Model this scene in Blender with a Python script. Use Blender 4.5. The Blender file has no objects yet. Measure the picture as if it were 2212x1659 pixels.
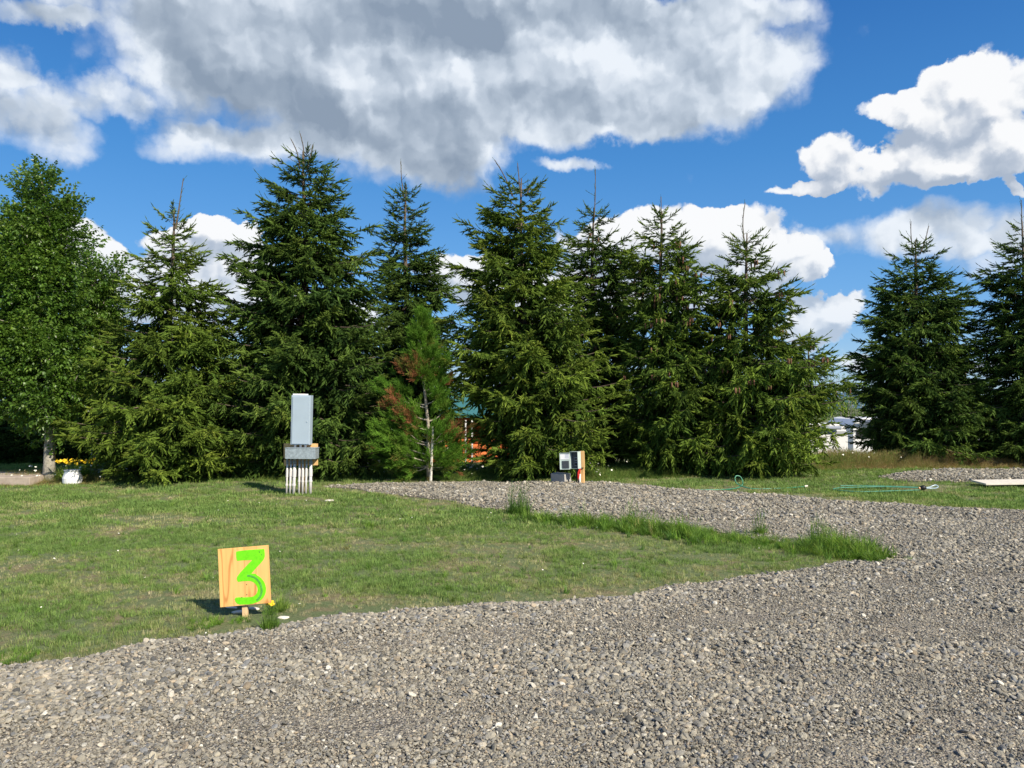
import bpy, bmesh, math, random
import numpy as np
from mathutils import Vector, Matrix

R = math.radians
random.seed(7)
rng = np.random.default_rng(11)
scene = bpy.context.scene
COL = scene.collection

# ------------------------------------------------------------------ camera
F, CH, HOR = 769.0, 1.6, 400.0            # focal length in pixels, eye height, horizon row (1024x768 frame)
PITCH = math.atan((HOR - 384.0) / F)
cam_data = bpy.data.cameras.new('camera')
cam = bpy.data.objects.new('camera', cam_data)
COL.objects.link(cam)
scene.camera = cam
cam_data.sensor_width = 36.0
cam_data.lens = 36.0 * F / 1024.0
cam_data.clip_start, cam_data.clip_end = 0.1, 6000.0
cam.location = (0, 0, CH)
cam.rotation_euler = (math.pi / 2 + PITCH, 0, 0)

# ------------------------------------------------------------------ sun, sky, exposure
SUN_AZ, SUN_EL = R(137.0), R(38.0)        # clockwise from +Y: behind the camera, to the right
sd = bpy.data.lights.new('sun', 'SUN')
sd.energy, sd.angle, sd.color = 5.0, R(0.53), (1.0, 0.91, 0.75)
sun = bpy.data.objects.new('sun', sd)
COL.objects.link(sun)
SUNV = Vector((math.sin(SUN_AZ) * math.cos(SUN_EL), math.cos(SUN_AZ) * math.cos(SUN_EL), math.sin(SUN_EL)))
sun.rotation_euler = (-SUNV).to_track_quat('-Z', 'Y').to_euler()
scene.view_settings.view_transform = 'Standard'
scene.view_settings.look = 'None'
scene.view_settings.gamma = 1.0
scene.view_settings.exposure = 0.42
scene.view_settings.use_curve_mapping = False

SKY_STRENGTH = 0.10
world = bpy.data.worlds.new('World')
scene.world = world
world.use_nodes = True


class N:
    """small expression helper for shader node trees"""
    def __init__(s, tree):
        s.t = tree

    def new(s, kind, **kw):
        n = s.t.nodes.new(kind)
        for k, v in kw.items():
            setattr(n, k, v)
        return n

    def put(s, sock, v):
        if isinstance(v, (int, float, tuple, list)):
            sock.default_value = v
        elif v is not None:
            s.t.links.new(v, sock)

    def m(s, op, a, b=None, c=None, clamp=False):
        n = s.new('ShaderNodeMath', operation=op)
        n.use_clamp = clamp
        for i, v in enumerate((a, b, c)):
            if v is not None:
                s.put(n.inputs[i], v)
        return n.outputs[0]

    def vm(s, op, a, b=None, scale=None):
        n = s.new('ShaderNodeVectorMath', operation=op)
        s.put(n.inputs[0], a)
        if b is not None:
            s.put(n.inputs[1], b)
        if scale is not None:
            s.put(n.inputs['Scale'], scale)
        return n.outputs['Value'] if op in ('LENGTH', 'DOT_PRODUCT', 'DISTANCE') else n.outputs[0]

    def noise(s, vec, scale, detail=4.0, rough=0.55, lac=2.0, dist=0.0, color=False, dims='3D'):
        n = s.new('ShaderNodeTexNoise', noise_dimensions=dims)
        if vec is not None:
            s.put(n.inputs['Vector'], vec)
        s.put(n.inputs['Scale'], scale)
        s.put(n.inputs['Detail'], detail)
        s.put(n.inputs['Roughness'], rough)
        s.put(n.inputs['Lacunarity'], lac)
        s.put(n.inputs['Distortion'], dist)
        return n.outputs['Color' if color else 'Fac']

    def ramp(s, fac, lo, hi, a=0.0, b=1.0, smooth=True):
        n = s.new('ShaderNodeMapRange', interpolation_type='SMOOTHSTEP' if smooth else 'LINEAR')
        s.put(n.inputs['Value'], fac)
        for k, v in zip(('From Min', 'From Max', 'To Min', 'To Max'), (lo, hi, a, b)):
            s.put(n.inputs[k], v)
        return n.outputs['Result']

    def mix(s, fac, a, b, blend='MIX'):
        n = s.new('ShaderNodeMix', data_type='RGBA', blend_type=blend)
        n.clamp_factor = True
        s.put(n.inputs[0], fac)
        s.put(n.inputs[6], a if not (isinstance(a, tuple) and len(a) == 3) else a + (1,))
        s.put(n.inputs[7], b if not (isinstance(b, tuple) and len(b) == 3) else b + (1,))
        return n.outputs[2]

    def cr(s, fac, stops, interp='LINEAR'):
        n = s.new('ShaderNodeValToRGB')
        e = n.color_ramp
        e.interpolation = interp
        while len(e.elements) < len(stops):
            e.elements.new(0.5)
        for el, (p, c) in zip(e.elements, stops):
            el.position = p
            el.color = tuple(c) + (1,)
        s.put(n.inputs[0], fac)
        return n.outputs[0]


def azel(dx, dy):
    """direction (azimuth, elevation) of a point of the photograph seen at 2212 px width"""
    px, py = dx * 0.46293, dy * 0.46293
    az = math.atan((px - 512) / F)
    return az, math.atan((HOR - py) / F * math.cos(az))


def build_world():
    t = world.node_tree
    t.nodes.clear()
    n = N(t)
    out = n.new('ShaderNodeOutputWorld')
    bg = n.new('ShaderNodeBackground')
    t.links.new(bg.outputs[0], out.inputs[0])
    bg.inputs[1].default_value = SKY_STRENGTH
    sky = n.new('ShaderNodeTexSky', sky_type='NISHITA')
    sky.sun_disc = False
    sky.sun_elevation, sky.sun_rotation = SUN_EL, SUN_AZ
    sky.altitude, sky.air_density, sky.dust_density, sky.ozone_density = 100, 1.0, 0.35, 2.4
    hs = n.new('ShaderNodeHueSaturation')
    hs.inputs['Saturation'].default_value = 1.34
    hs.inputs['Value'].default_value = 1.28
    t.links.new(sky.outputs[0], hs.inputs['Color'])
    skyc = hs.outputs[0]
    tc = n.new('ShaderNodeTexCoord')
    d = tc.outputs['Generated']
    sx = n.new('ShaderNodeSeparateXYZ')
    t.links.new(d, sx.inputs[0])
    az = n.m('ARCTAN2', sx.outputs[0], sx.outputs[1])
    el = n.m('ARCSINE', sx.outputs[2])
    cv = n.new('ShaderNodeCombineXYZ')
    t.links.new(az, cv.inputs[0])
    t.links.new(el, cv.inputs[1])
    flat = cv.outputs[0]
    # domain warp: big billows and small crinkles
    w1 = n.noise(flat, 7.0, 2.0, 0.5, color=True)
    w2 = n.noise(flat, 24.0, 6.0, 0.60, color=True)
    w1 = n.vm('SCALE', n.vm('SUBTRACT', w1, (0.5, 0.5, 0.5)), scale=0.07)
    w2 = n.vm('SCALE', n.vm('SUBTRACT', w2, (0.5, 0.5, 0.5)), scale=0.044)
    wv = n.vm('ADD', n.vm('ADD', flat, w1), w2)
    wv = n.vm('MULTIPLY', wv, (1, 1, 0))

    def billow(vec, scale, detail=3.0, rough=0.5):
        v = n.new('ShaderNodeTexVoronoi', feature='F1', voronoi_dimensions='2D')
        n.put(v.inputs['Vector'], vec)
        v.inputs['Scale'].default_value = scale
        v.inputs['Detail'].default_value = detail
        v.inputs['Roughness'].default_value = rough
        v.inputs['Lacunarity'].default_value = 2.3
        return n.m('SUBTRACT', 1.0, v.outputs['Distance'])

    def blobs(lst, vec):
        acc = None
        for (cx, cy, rx, ry, wgt) in lst:
            a, e = azel(cx, cy)
            ax, _ = azel(cx + rx, cy)
            _, ey = azel(cx, cy - ry)
            q = n.vm('MULTIPLY', n.vm('SUBTRACT', vec, (a, e, 0)), (1 / (ax - a), 1 / (ey - e), 0))
            dd = n.vm('DOT_PRODUCT', q, q)
            g = n.m('MULTIPLY', n.m('MAXIMUM', n.m('SUBTRACT', 1.0, n.m('MULTIPLY', dd, 0.5)), 0.0), wgt)
            acc = g if acc is None else n.m('ADD', acc, g)
        return acc

    soft = [  # the large grey-white mass overhead and its torn skirts
        (540, 50, 400, 120, 1.0), (860, 60, 420, 170, 1.0), (1250, 110, 430, 160, 1.0), (1480, 190, 260, 90, .9),
        (640, 190, 330, 110, 1.0), (880, 250, 210, 130, 1.0), (980, 350, 90, 75, .8), (470, 305, 170, 45, .8),
        (1150, 230, 260, 80, .8), (1480, 30, 240, 50, .8), (50, 250, 140, 85, 1.0), (15, 130, 45, 50, .8),
        (40, 15, 130, 25, .6), (1235, 350, 75, 16, .9), (215, 195, 75, 45, .65),
        (2010, 505, 260, 50, .95), (1700, 520, 90, 30, .3), (2200, 560, 160, 50, .7)]
    hard = [  # cumulus with crisp heads
        (2150, 165, 110, 75, 1.0), (2060, 210, 80, 70, .9), (1910, 245, 75, 35, .9), (2080, 320, 180, 70, 1.0),
        (1780, 340, 90, 50, .9), (1960, 385, 140, 45, .9), (1740, 412, 60, 18, .9), (2212, 320, 80, 60, .8),
        (1330, 520, 130, 60, 1.0), (1470, 505, 130, 70, 1.0), (1600, 510, 110, 80, 1.0), (1690, 570, 90, 50, .9),
        (1780, 590, 60, 25, .8), (2215, 405, 25, 25, .9),
        (180, 500, 75, 55, 1.0), (300, 590, 180, 75, 1.0), (480, 570, 110, 80, 1.0), (420, 500, 110, 25, .7),
        (1000, 590, 130, 45, .9), (1790, 655, 90, 30, .9), (1750, 700, 90, 40, .9), (1850, 765, 70, 25, .8),
        (1960, 795, 60, 12, .6), (1160, 640, 200, 60, .8), (1400, 640, 260, 60, .8), (620, 680, 260, 60, .8),
        (2150, 800, 120, 18, .6), (60, 640, 200, 70, .7)]
    Ms = blobs(soft, wv)
    Mh = blobs(hard, wv)
    sw = n.vm('ADD', flat, w2)
    L = (0.011, 0.017, 0)
    b1 = billow(sw, 12.0, 2.0, 0.45)
    rel = n.m('SUBTRACT', n.noise(sw, 9.0, 3.0, 0.45, dims='2D'), n.noise(n.vm('ADD', sw, L), 9.0, 3.0, 0.45, dims='2D'))
    relf = n.m('SUBTRACT', b1, billow(n.vm('ADD', sw, (0.006, 0.010, 0)), 12.0, 2.0, 0.45))
    bb = n.m('SUBTRACT', b1, 0.33)
    nz = n.noise(flat, 34.0, 5.0, 0.55, dims='2D')
    nzc = n.m('SUBTRACT', nz, 0.5)
    nz2 = n.noise(flat, 5.5, 3.0, 0.5, dims='2D')
    # outside the photographed patch the same kind of broken cumulus goes on
    gen = n.noise(n.vm('MULTIPLY', d, (1, 1, 2.2)), 3.1, 6.0, 0.55)
    gen = n.ramp(gen, 0.46, 0.68, 0.0, 1.3)
    ina = n.ramp(n.m('ABSOLUTE', az), 0.64, 0.9, 1.0, 0.0)
    ine = n.ramp(el, 0.50, 0.75, 1.0, 0.0)
    inside = n.m('MULTIPLY', ina, ine)
    gen = n.m('MULTIPLY', gen, n.m('SUBTRACT', 1.0, inside))
    ds = n.m('ADD', n.m('ADD', n.m('ADD', Ms, gen), n.m('MULTIPLY', nzc, 0.35)), n.m('MULTIPLY', bb, 0.45))
    dh = n.m('ADD', n.m('ADD', Mh, n.m('MULTIPLY', nzc, 0.25)), n.m('MULTIPLY', bb, 0.55))
    a_s = n.ramp(ds, 0.22, 0.95)
    a_h = n.ramp(dh, 0.44, 0.62)
    alpha = n.m('MAXIMUM', a_s, n.m('MULTIPLY', a_h, 0.97))
    offh = n.vm('ADD', wv, (0.008, 0.026, 0))
    Mho = blobs(hard, offh)
    relh = n.m('SUBTRACT', Mh, Mho)
    dark = blobs([(560, 225, 200, 70, .95), (900, 20, 190, 60, 1.25), (860, 330, 150, 90, .45), (640, 90, 250, 60, .35),
                  (300, 120, 260, 60, .35), (1000, 390, 90, 60, .5), (1250, 20, 200, 40, .55), (70, 260, 90, 40, .6),
                  (1180, 230, 240, 40, .45), (690, 260, 60, 80, .6), (1350, 170, 200, 25, .3), (1100, 300, 120, 30, .3)], wv)
    lit = blobs([(760, 190, 70, 110, .5), (1200, 110, 240, 50, .45), (1450, 180, 200, 50, .35), (480, 330, 150, 30, .4), (540, 80, 60, 30, .4),
                 (1480, 110, 140, 30, .3), (290, 170, 60, 40, .5), (1010, 170, 80, 60, .4)], wv)
    base = n.ramp(n.m('ADD', Ms, gen), 0.5, 1.8, 0.16, 0.42)
    g_s = n.m('SUBTRACT', n.m('ADD', n.m('MULTIPLY', dark, 0.5), base), n.m('MULTIPLY', lit, 0.45))
    g_s = n.m('SUBTRACT', g_s, n.m('MULTIPLY', rel, 1.5))
    g_s = n.m('SUBTRACT', g_s, n.m('MULTIPLY', relf, 0.6))
    g_s = n.m('ADD', g_s, n.m('MULTIPLY', n.m('SUBTRACT', nz2, 0.5), 0.5))
    cs = n.vm('SCALE', n.cr(g_s, [(0.0, (.66, .70, .75)), (0.25, (.47, .53, .61)), (0.55, (.31, .37, .45)), (0.9, (.20, .255, .335))], 'B_SPLINE'), scale=10.0)
    g_h = n.m('SUBTRACT', n.m('SUBTRACT', 0.50, n.m('MULTIPLY', relh, 0.95)), n.m('MULTIPLY', rel, 2.0))
    g_h = n.m('SUBTRACT', g_h, n.m('MULTIPLY', relf, 1.4))
    g_h = n.m('ADD', g_h, n.ramp(Mh, 0.9, 2.4, 0.0, 0.22))
    ch = n.vm('SCALE', n.cr(g_h, [(0.0, (.76, .76, .76)), (0.3, (.62, .64, .67)), (0.6, (.43, .475, .545)), (1.0, (.29, .345, .43))], 'B_SPLINE'), scale=10.0)
    # far clouds low down take some of the blue of the air
    far = n.ramp(el, 0.02, 0.22, 0.45, 0.0)
    ch = n.mix(far, ch, (4.3, 5.4, 6.8))
    selh = n.m('MULTIPLY', a_h, n.ramp(n.m('SUBTRACT', Mh, Ms), -0.4, 0.1))
    cloud = n.mix(selh, cs, ch)
    air = n.vm('SCALE', n.cr(n.ramp(el, 0.0, 1.5, 0, 1, False), [(0.0, (.26, .42, .60)), (0.067, (.105, .285, .59)), (0.2, (.048, .19, .47)), (0.34, (.018, .10, .34)), (1.0, (.012, .07, .26))]), scale=10.0)
    skyc = n.mix(0.78, skyc, air)
    col = n.mix(alpha, skyc, cloud)
    below = n.ramp(sx.outputs[2], -0.03, -0.005)
    col = n.mix(below, (1.2, 1.3, 1.0), col)
    t.links.new(col, bg.inputs[0])
    world.cycles.sampling_method = 'MANUAL'
    world.cycles.sample_map_resolution = 512


build_world()

# ------------------------------------------------------------------ helpers


def ray(dx, dy):
    px, py = dx * 0.46293, dy * 0.46293
    v = Vector(((px - 512) / F, 1.0, -(py - 384) / F))
    c, s = math.cos(PITCH), math.sin(PITCH)
    return Vector((v.x, v.y * c - v.z * s, v.y * s + v.z * c))


def G(dx, dy, z=0.0):
    """ground point under a point of the photograph (2212 px wide)"""
    v = ray(dx, dy)
    k = (z - CH) / v.z
    return Vector((v.x * k, v.y * k, z))


def D(dx, dy, y):
    """point at depth y on that line of sight"""
    v = ray(dx, dy)
    k = y / v.y
    return Vector((v.x * k, y, CH + v.z * k))


def tag(o, label=None, cat=None, group=None, kind=None):
    if label: o['label'] = label
    if cat: o['category'] = cat
    if group: o['group'] = group
    if kind: o['kind'] = kind
    return o


def empty(name, loc, rz=0.0):
    o = bpy.data.objects.new(name, None)
    COL.objects.link(o)
    o.location = loc
    o.rotation_euler = (0, 0, rz)
    o.empty_display_size = 0.2
    return o


class MB:
    def __init__(s):
        s.v, s.f, s.mi = [], [], []

    def add(s, vs, fs, mi=0):
        b = len(s.v)
        s.v.extend([tuple(p) for p in vs])
        s.f.extend([tuple(i + b for i in f) for f in fs])
        s.mi.extend([mi] * len(fs))

    def box(s, c, size, rz=0.0, rx=0.0, ry=0.0, mi=0):
        m = Matrix.Translation(c) @ Matrix.Rotation(rz, 4, 'Z') @ Matrix.Rotation(ry, 4, 'Y') @ Matrix.Rotation(rx, 4, 'X')
        h = [k / 2 for k in size]
        vs = [m @ Vector((x * h[0], y * h[1], z * h[2])) for x in (-1, 1) for y in (-1, 1) for z in (-1, 1)]
        s.add(vs, [(0, 1, 3, 2), (4, 6, 7, 5), (0, 4, 5, 1), (2, 3, 7, 6), (0, 2, 6, 4), (1, 5, 7, 3)], mi)

    def tube(s, pts, rad, n=8, mi=0, cap=True):
        pts = [Vector(p) for p in pts]
        if isinstance(rad, (int, float)):
            rad = [rad] * len(pts)
        rings = []
        up = Vector((0.123, 0.31, 0.94)).normalized()
        for i, p in enumerate(pts):
            a = pts[max(i - 1, 0)]
            b = pts[min(i + 1, len(pts) - 1)]
            t = (b - a)
            t = t.normalized() if t.length > 1e-9 else Vector((0, 0, 1))
            u = t.cross(up)
            if u.length < 0.05:
                u = t.cross(Vector((1, 0, 0)))
            u.normalize()
            w = t.cross(u)
            rings.append([p + (u * math.cos(2 * math.pi * k / n) + w * math.sin(2 * math.pi * k / n)) * rad[i] for k in range(n)])
        vs = [q for r in rings for q in r]
        fs = []
        for i in range(len(pts) - 1):
            for k in range(n):
                k2 = (k + 1) % n
                fs.append((i * n + k, (i + 1) * n + k, (i + 1) * n + k2, i * n + k2))
        if cap:
            fs.append(tuple(range(n)))
            fs.append(tuple(range(len(vs) - 1, len(vs) - n - 1, -1)))
        s.add(vs, fs, mi)

    def build(s, name, mats, parent=None, link=True, smooth=False, bevel=0.0):
        me = bpy.data.meshes.new(name)
        me.from_pydata(s.v, [], s.f)
        if not isinstance(mats, (list, tuple)):
            mats = [mats]
        for m in mats:
            me.materials.append(m)
        if len(mats) > 1:
            me.polygons.foreach_set('material_index', s.mi)
        if smooth:
            me.polygons.foreach_set('use_smooth', [True] * len(me.polygons))
        me.update()
        o = bpy.data.objects.new(name, me)
        if link:
            COL.objects.link(o)
        if parent:
            o.parent = parent
        if bevel:
            b = o.modifiers.new('bevel', 'BEVEL')
            b.width, b.segments, b.limit_method = bevel, 2, 'ANGLE'
        return o


def fmesh(name, V, Fc, mat, parent=None, link=True, smooth=False):
    """fast mesh from numpy arrays; Fc is Mx3 or Mx4"""
    me = bpy.data.meshes.new(name)
    k = Fc.shape[1]
    me.vertices.add(len(V))
    me.vertices.foreach_set('co', np.asarray(V, np.float32).ravel())
    me.loops.add(Fc.size)
    me.loops.foreach_set('vertex_index', Fc.astype(np.int32).ravel())
    me.polygons.add(len(Fc))
    me.polygons.foreach_set('loop_start', np.arange(len(Fc), dtype=np.int32) * k)
    me.polygons.foreach_set('loop_total', np.full(len(Fc), k, np.int32))
    if smooth:
        me.polygons.foreach_set('use_smooth', np.ones(len(Fc), bool))
    me.materials.append(mat)
    me.update(calc_edges=True)
    o = bpy.data.objects.new(name, me)
    if link:
        COL.objects.link(o)
    if parent:
        o.parent = parent
    return o


_gn = {}


def scatter(name, pts, rot, scl, idx, tint, protos, parent=None, shade=None):
    """one object that carries proto shapes on points (grass, gravel, needles)"""
    me = bpy.data.meshes.new(name)
    n = len(pts)
    me.vertices.add(n)
    me.vertices.foreach_set('co', np.asarray(pts, np.float32).ravel())
    for nm, ty, key, arr in (('rot', 'FLOAT_VECTOR', 'vector', rot), ('scl', 'FLOAT_VECTOR', 'vector', scl),
                             ('pick', 'INT', 'value', idx), ('tint', 'FLOAT', 'value', tint),
                             ('shade', 'FLOAT', 'value', shade if shade is not None else rng.random(n))):
        arr = np.asarray(arr)
        if nm == 'scl' and arr.ndim == 1:
            arr = np.repeat(arr[:, None], 3, 1)
        a = me.attributes.new(nm, ty, 'POINT')
        a.data.foreach_set(key, arr.astype(np.int32 if ty == 'INT' else np.float32).ravel())
    me.update()
    o = bpy.data.objects.new(name, me)
    COL.objects.link(o)
    if parent:
        o.parent = parent
    key = tuple(p.name for p in protos)
    if key not in _gn:
        g = bpy.data.node_groups.new('scatter', 'GeometryNodeTree')
        g.interface.new_socket('Geometry', in_out='INPUT', socket_type='NodeSocketGeometry')
        g.interface.new_socket('Geometry', in_out='OUTPUT', socket_type='NodeSocketGeometry')
        i_, o_ = g.nodes.new('NodeGroupInput'), g.nodes.new('NodeGroupOutput')
        iop = g.nodes.new('GeometryNodeInstanceOnPoints')
        jn = g.nodes.new('GeometryNodeJoinGeometry')
        for p in reversed(protos):
            oi = g.nodes.new('GeometryNodeObjectInfo')
            oi.inputs['Object'].default_value = p
            oi.inputs['As Instance'].default_value = False
            g2 = g.nodes.new('GeometryNodeGeometryToInstance')
            g.links.new(oi.outputs['Geometry'], g2.inputs[0])
            g.links.new(g2.outputs[0], jn.inputs[0])
        g.links.new(jn.outputs[0], iop.inputs['Instance'])
        iop.inputs['Pick Instance'].default_value = True
        g.links.new(i_.outputs[0], iop.inputs['Points'])
        for nm, ty, so in (('rot', 'FLOAT_VECTOR', 'Rotation'), ('scl', 'FLOAT_VECTOR', 'Scale'), ('pick', 'INT', 'Instance Index')):
            na = g.nodes.new('GeometryNodeInputNamedAttribute')
            na.data_type = ty
            na.inputs['Name'].default_value = nm
            src = [q for q in na.outputs if q.enabled and q.name == 'Attribute'][0]
            g.links.new(src, iop.inputs[so])
        g.links.new(iop.outputs[0], o_.inputs[0])
        _gn[key] = g
    md = o.modifiers.new('scatter', 'NODES')
    md.node_group = _gn[key]
    return o


def euler_from(f, u):
    """XYZ eulers turning +X to f and +Z near u (Nx3 arrays)"""
    f = f / np.linalg.norm(f, axis=1, keepdims=True)
    l = np.cross(u, f)
    l /= np.linalg.norm(l, axis=1, keepdims=True) + 1e-9
    u2 = np.cross(f, l)
    ry = -np.arcsin(np.clip(f[:, 2], -1, 1))
    rx = np.arctan2(l[:, 2], u2[:, 2])
    rz = np.arctan2(f[:, 1], f[:, 0])
    return np.stack([rx, ry, rz], 1)


_grid = rng.random((64, 64))


def vnoise(x, y, s=1.0):
    """smooth value noise for layout decisions"""
    x = np.asarray(x) * s + 100.3
    y = np.asarray(y) * s + 57.1
    xi, yi = np.floor(x).astype(int), np.floor(y).astype(int)
    fx, fy = x - xi, y - yi
    fx, fy = fx * fx * (3 - 2 * fx), fy * fy * (3 - 2 * fy)
    g = lambda i, j: _grid[i % 64, j % 64]
    return (g(xi, yi) * (1 - fx) * (1 - fy) + g(xi + 1, yi) * fx * (1 - fy) + g(xi, yi + 1) * (1 - fx) * fy + g(xi + 1, yi + 1) * fx * fy)


def inpoly(x, y, poly):
    x, y = np.asarray(x), np.asarray(y)
    r = np.zeros(x.shape, bool)
    n = len(poly)
    for i in range(n):
        x1, y1 = poly[i][0], poly[i][1]
        x2, y2 = poly[(i + 1) % n][0], poly[(i + 1) % n][1]
        c = ((y1 > y) != (y2 > y)) & (x < (x2 - x1) * (y - y1) / (y2 - y1 + 1e-12) + x1)
        r ^= c
    return r


def polydist(x, y, poly, closed=True):
    x, y = np.asarray(x), np.asarray(y)
    best = np.full(x.shape, 1e9)
    n = len(poly)
    for i in range(n if closed else n - 1):
        ax, ay = poly[i][0], poly[i][1]
        bx, by = poly[(i + 1) % n][0], poly[(i + 1) % n][1]
        dx, dy = bx - ax, by - ay
        t = np.clip(((x - ax) * dx + (y - ay) * dy) / (dx * dx + dy * dy + 1e-12), 0, 1)
        best = np.minimum(best, np.hypot(x - ax - t * dx, y - ay - t * dy))
    return best


# ------------------------------------------------------------------ materials
def mat(name):
    m = bpy.data.materials.new(name)
    m.use_nodes = True
    t = m.node_tree
    b = t.nodes['Principled BSDF']
    return m, N(t), b


def simple(name, col, rough=0.6, metal=0.0, spec=0.4, var=0.08, scale=20.0, bump=0.0, dirt=None):
    m, n, b = mat(name)
    tc = n.new('ShaderNodeTexCoord').outputs['Object']
    f = n.noise(tc, scale, 5.0, 0.6)
    lo = tuple(c * (1 - var * 1.6) for c in col)
    hi = tuple(min(1, c * (1 + var * 1.6)) for c in col)
    c = n.cr(f, [(0.3, lo), (0.7, hi)])
    if dirt:
        g = n.noise(tc, scale * 0.23, 6.0, 0.65)
        c = n.mix(n.ramp(g, 0.5, 0.75, 0.0, 0.7), c, dirt)
    n.put(b.inputs['Base Color'], c)
    b.inputs['Roughness'].default_value = rough
    b.inputs['Metallic'].default_value = metal
    b.inputs['Specular IOR Level'].default_value = spec
    if bump:
        bp = n.new('ShaderNodeBump')
        bp.inputs['Strength'].default_value = bump
        bp.inputs['Distance'].default_value = 0.01
        n.put(bp.inputs['Height'], f)
        n.put(b.inputs['Normal'], bp.outputs[0])
    return m


def leaf_mat(name, stops, rough=0.5, trans=0.25, spec=0.35):
    """stops: colour ramp over the per-clump 'tint' attribute; 'shade' gives value variation"""
    m, n, b = mat(name)
    at = n.new('ShaderNodeAttribute', attribute_type='INSTANCER', attribute_name='tint').outputs['Fac']
    sh = n.new('ShaderNodeAttribute', attribute_type='INSTANCER', attribute_name='shade').outputs['Fac']
    geo = n.new('ShaderNodeNewGeometry')
    ri = geo.outputs['Random Per Island']
    c = n.cr(n.m('ADD', at, n.m('MULTIPLY', n.m('SUBTRACT', ri, 0.5), 0.22)), stops)
    k = n.m('MULTIPLY', n.ramp(sh, 0, 1, 0.68, 1.32, False), n.ramp(ri, 0, 1, 0.75, 1.25, False))
    c = n.vm('SCALE', c, scale=k)
    n.put(b.inputs['Base Color'], c)
    b.inputs['Roughness'].default_value = rough
    b.inputs['Specular IOR Level'].default_value = spec
    if trans:
        tr = n.new('ShaderNodeBsdfTranslucent')
        n.put(tr.inputs['Color'], n.vm('MULTIPLY', c, (1.25, 1.35, 0.7)))
        mx = n.new('ShaderNodeMixShader')
        mx.inputs[0].default_value = trans
        n.t.links.new(b.outputs[0], mx.inputs[1])
        n.t.links.new(tr.outputs[0], mx.inputs[2])
        n.t.links.new(mx.outputs[0], n.t.nodes['Material Output'].inputs[0])
    return m


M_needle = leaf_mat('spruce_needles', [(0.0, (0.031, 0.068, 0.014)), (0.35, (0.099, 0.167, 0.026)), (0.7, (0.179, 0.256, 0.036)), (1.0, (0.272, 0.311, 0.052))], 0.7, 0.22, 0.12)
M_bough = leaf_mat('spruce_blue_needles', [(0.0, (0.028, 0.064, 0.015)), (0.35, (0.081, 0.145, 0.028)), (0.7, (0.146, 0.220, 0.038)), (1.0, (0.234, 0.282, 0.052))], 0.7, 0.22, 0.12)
M_sequoia = leaf_mat('feathery_needles', [(0.0, (.08, .18, .02)), (0.45, (.14, .26, .03)), (0.6, (.16, .18, .04)), (0.75, (.24, .10, .045)), (1.0, (.30, .12, .055))], 0.65, 0.25, 0.12)
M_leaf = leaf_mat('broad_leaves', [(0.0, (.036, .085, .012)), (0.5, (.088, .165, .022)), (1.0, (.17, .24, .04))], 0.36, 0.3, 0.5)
M_grass = leaf_mat('grass_blades', [(0.0, (.122, .205, .055)), (0.3, (.185, .268, .072)), (0.5, (.25, .285, .105)), (0.72, (.36, .33, .18)), (1.0, (.52, .45, .29))], 0.65, 0.28, 0.15)
M_tall = leaf_mat('meadow_grass', [(0.0, (.10, .20, .04)), (0.35, (.19, .27, .06)), (0.6, (.30, .28, .10)), (0.8, (.33, .21, .10)), (1.0, (.46, .33, .19))], 0.6, 0.28, 0.2)
M_weed = leaf_mat('weed_blades', [(0.0, (.09, .18, .04)), (0.45, (.18, .31, .045)), (0.8, (.26, .34, .08)), (1.0, (.38, .32, .15))], 0.55, 0.38, 0.2)
M_stone = None


def stone_mat(name):
    m, n, b = mat(name)
    at = n.new('ShaderNodeAttribute', attribute_type='INSTANCER', attribute_name='tint').outputs['Fac']
    sh = n.new('ShaderNodeAttribute', attribute_type='INSTANCER', attribute_name='shade').outputs['Fac']
    c = n.cr(at, [(0.0, (.10, .10, .095)), (0.12, (.19, .177, .148)), (0.32, (.31, .282, .222)), (0.5, (.25, .232, .192)), (0.62, (.39, .35, .265)),
                  (0.75, (.19, .195, .20)), (0.86, (.40, .35, .265)), (0.93, (.33, .265, .185)), (0.97, (.50, .46, .38)), (1.0, (.58, .55, .47))])
    tc = n.new('ShaderNodeTexCoord').outputs['Object']
    f = n.noise(tc, 2.4, 5.0, 0.65)
    c = n.vm('SCALE', c, scale=n.m('MULTIPLY', n.ramp(sh, 0, 1, 0.78, 1.34, False), n.ramp(f, 0.3, 0.7, 0.85, 1.15)))
    n.put(b.inputs['Base Color'], c)
    b.inputs['Roughness'].default_value = 0.85
    b.inputs['Specular IOR Level'].default_value = 0.2
    bp = n.new('ShaderNodeBump')
    bp.inputs['Strength'].default_value = 0.35
    bp.inputs['Distance'].default_value = 0.1
    n.put(bp.inputs['Height'], f)
    n.put(b.inputs['Normal'], bp.outputs[0])
    return m


M_stone = stone_mat('gravel_stone')


def bark_mat(name, col, sc=14.0):
    m, n, b = mat(name)
    tc = n.new('ShaderNodeTexCoord').outputs['Object']
    v = n.vm('MULTIPLY', tc, (1, 1, 0.6))
    f = n.noise(v, sc, 6.0, 0.7)
    g = n.noise(tc, sc * 0.3, 4.0, 0.6)
    c = n.cr(f, [(0.3, tuple(k * .45 for k in col)), (0.5, col), (0.72, tuple(min(1, k * 1.5) for k in col))])
    c = n.mix(n.ramp(g, 0.5, 0.7, 0, .5), c, (.17, .17, .10))
    n.put(b.inputs['Base Color'], c)
    b.inputs['Roughness'].default_value = 0.9
    bp = n.new('ShaderNodeBump')
    bp.inputs['Strength'].default_value = 0.7
    bp.inputs['Distance'].default_value = 0.02
    n.put(bp.inputs['Height'], f)
    n.put(b.inputs['Normal'], bp.outputs[0])
    return m


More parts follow.
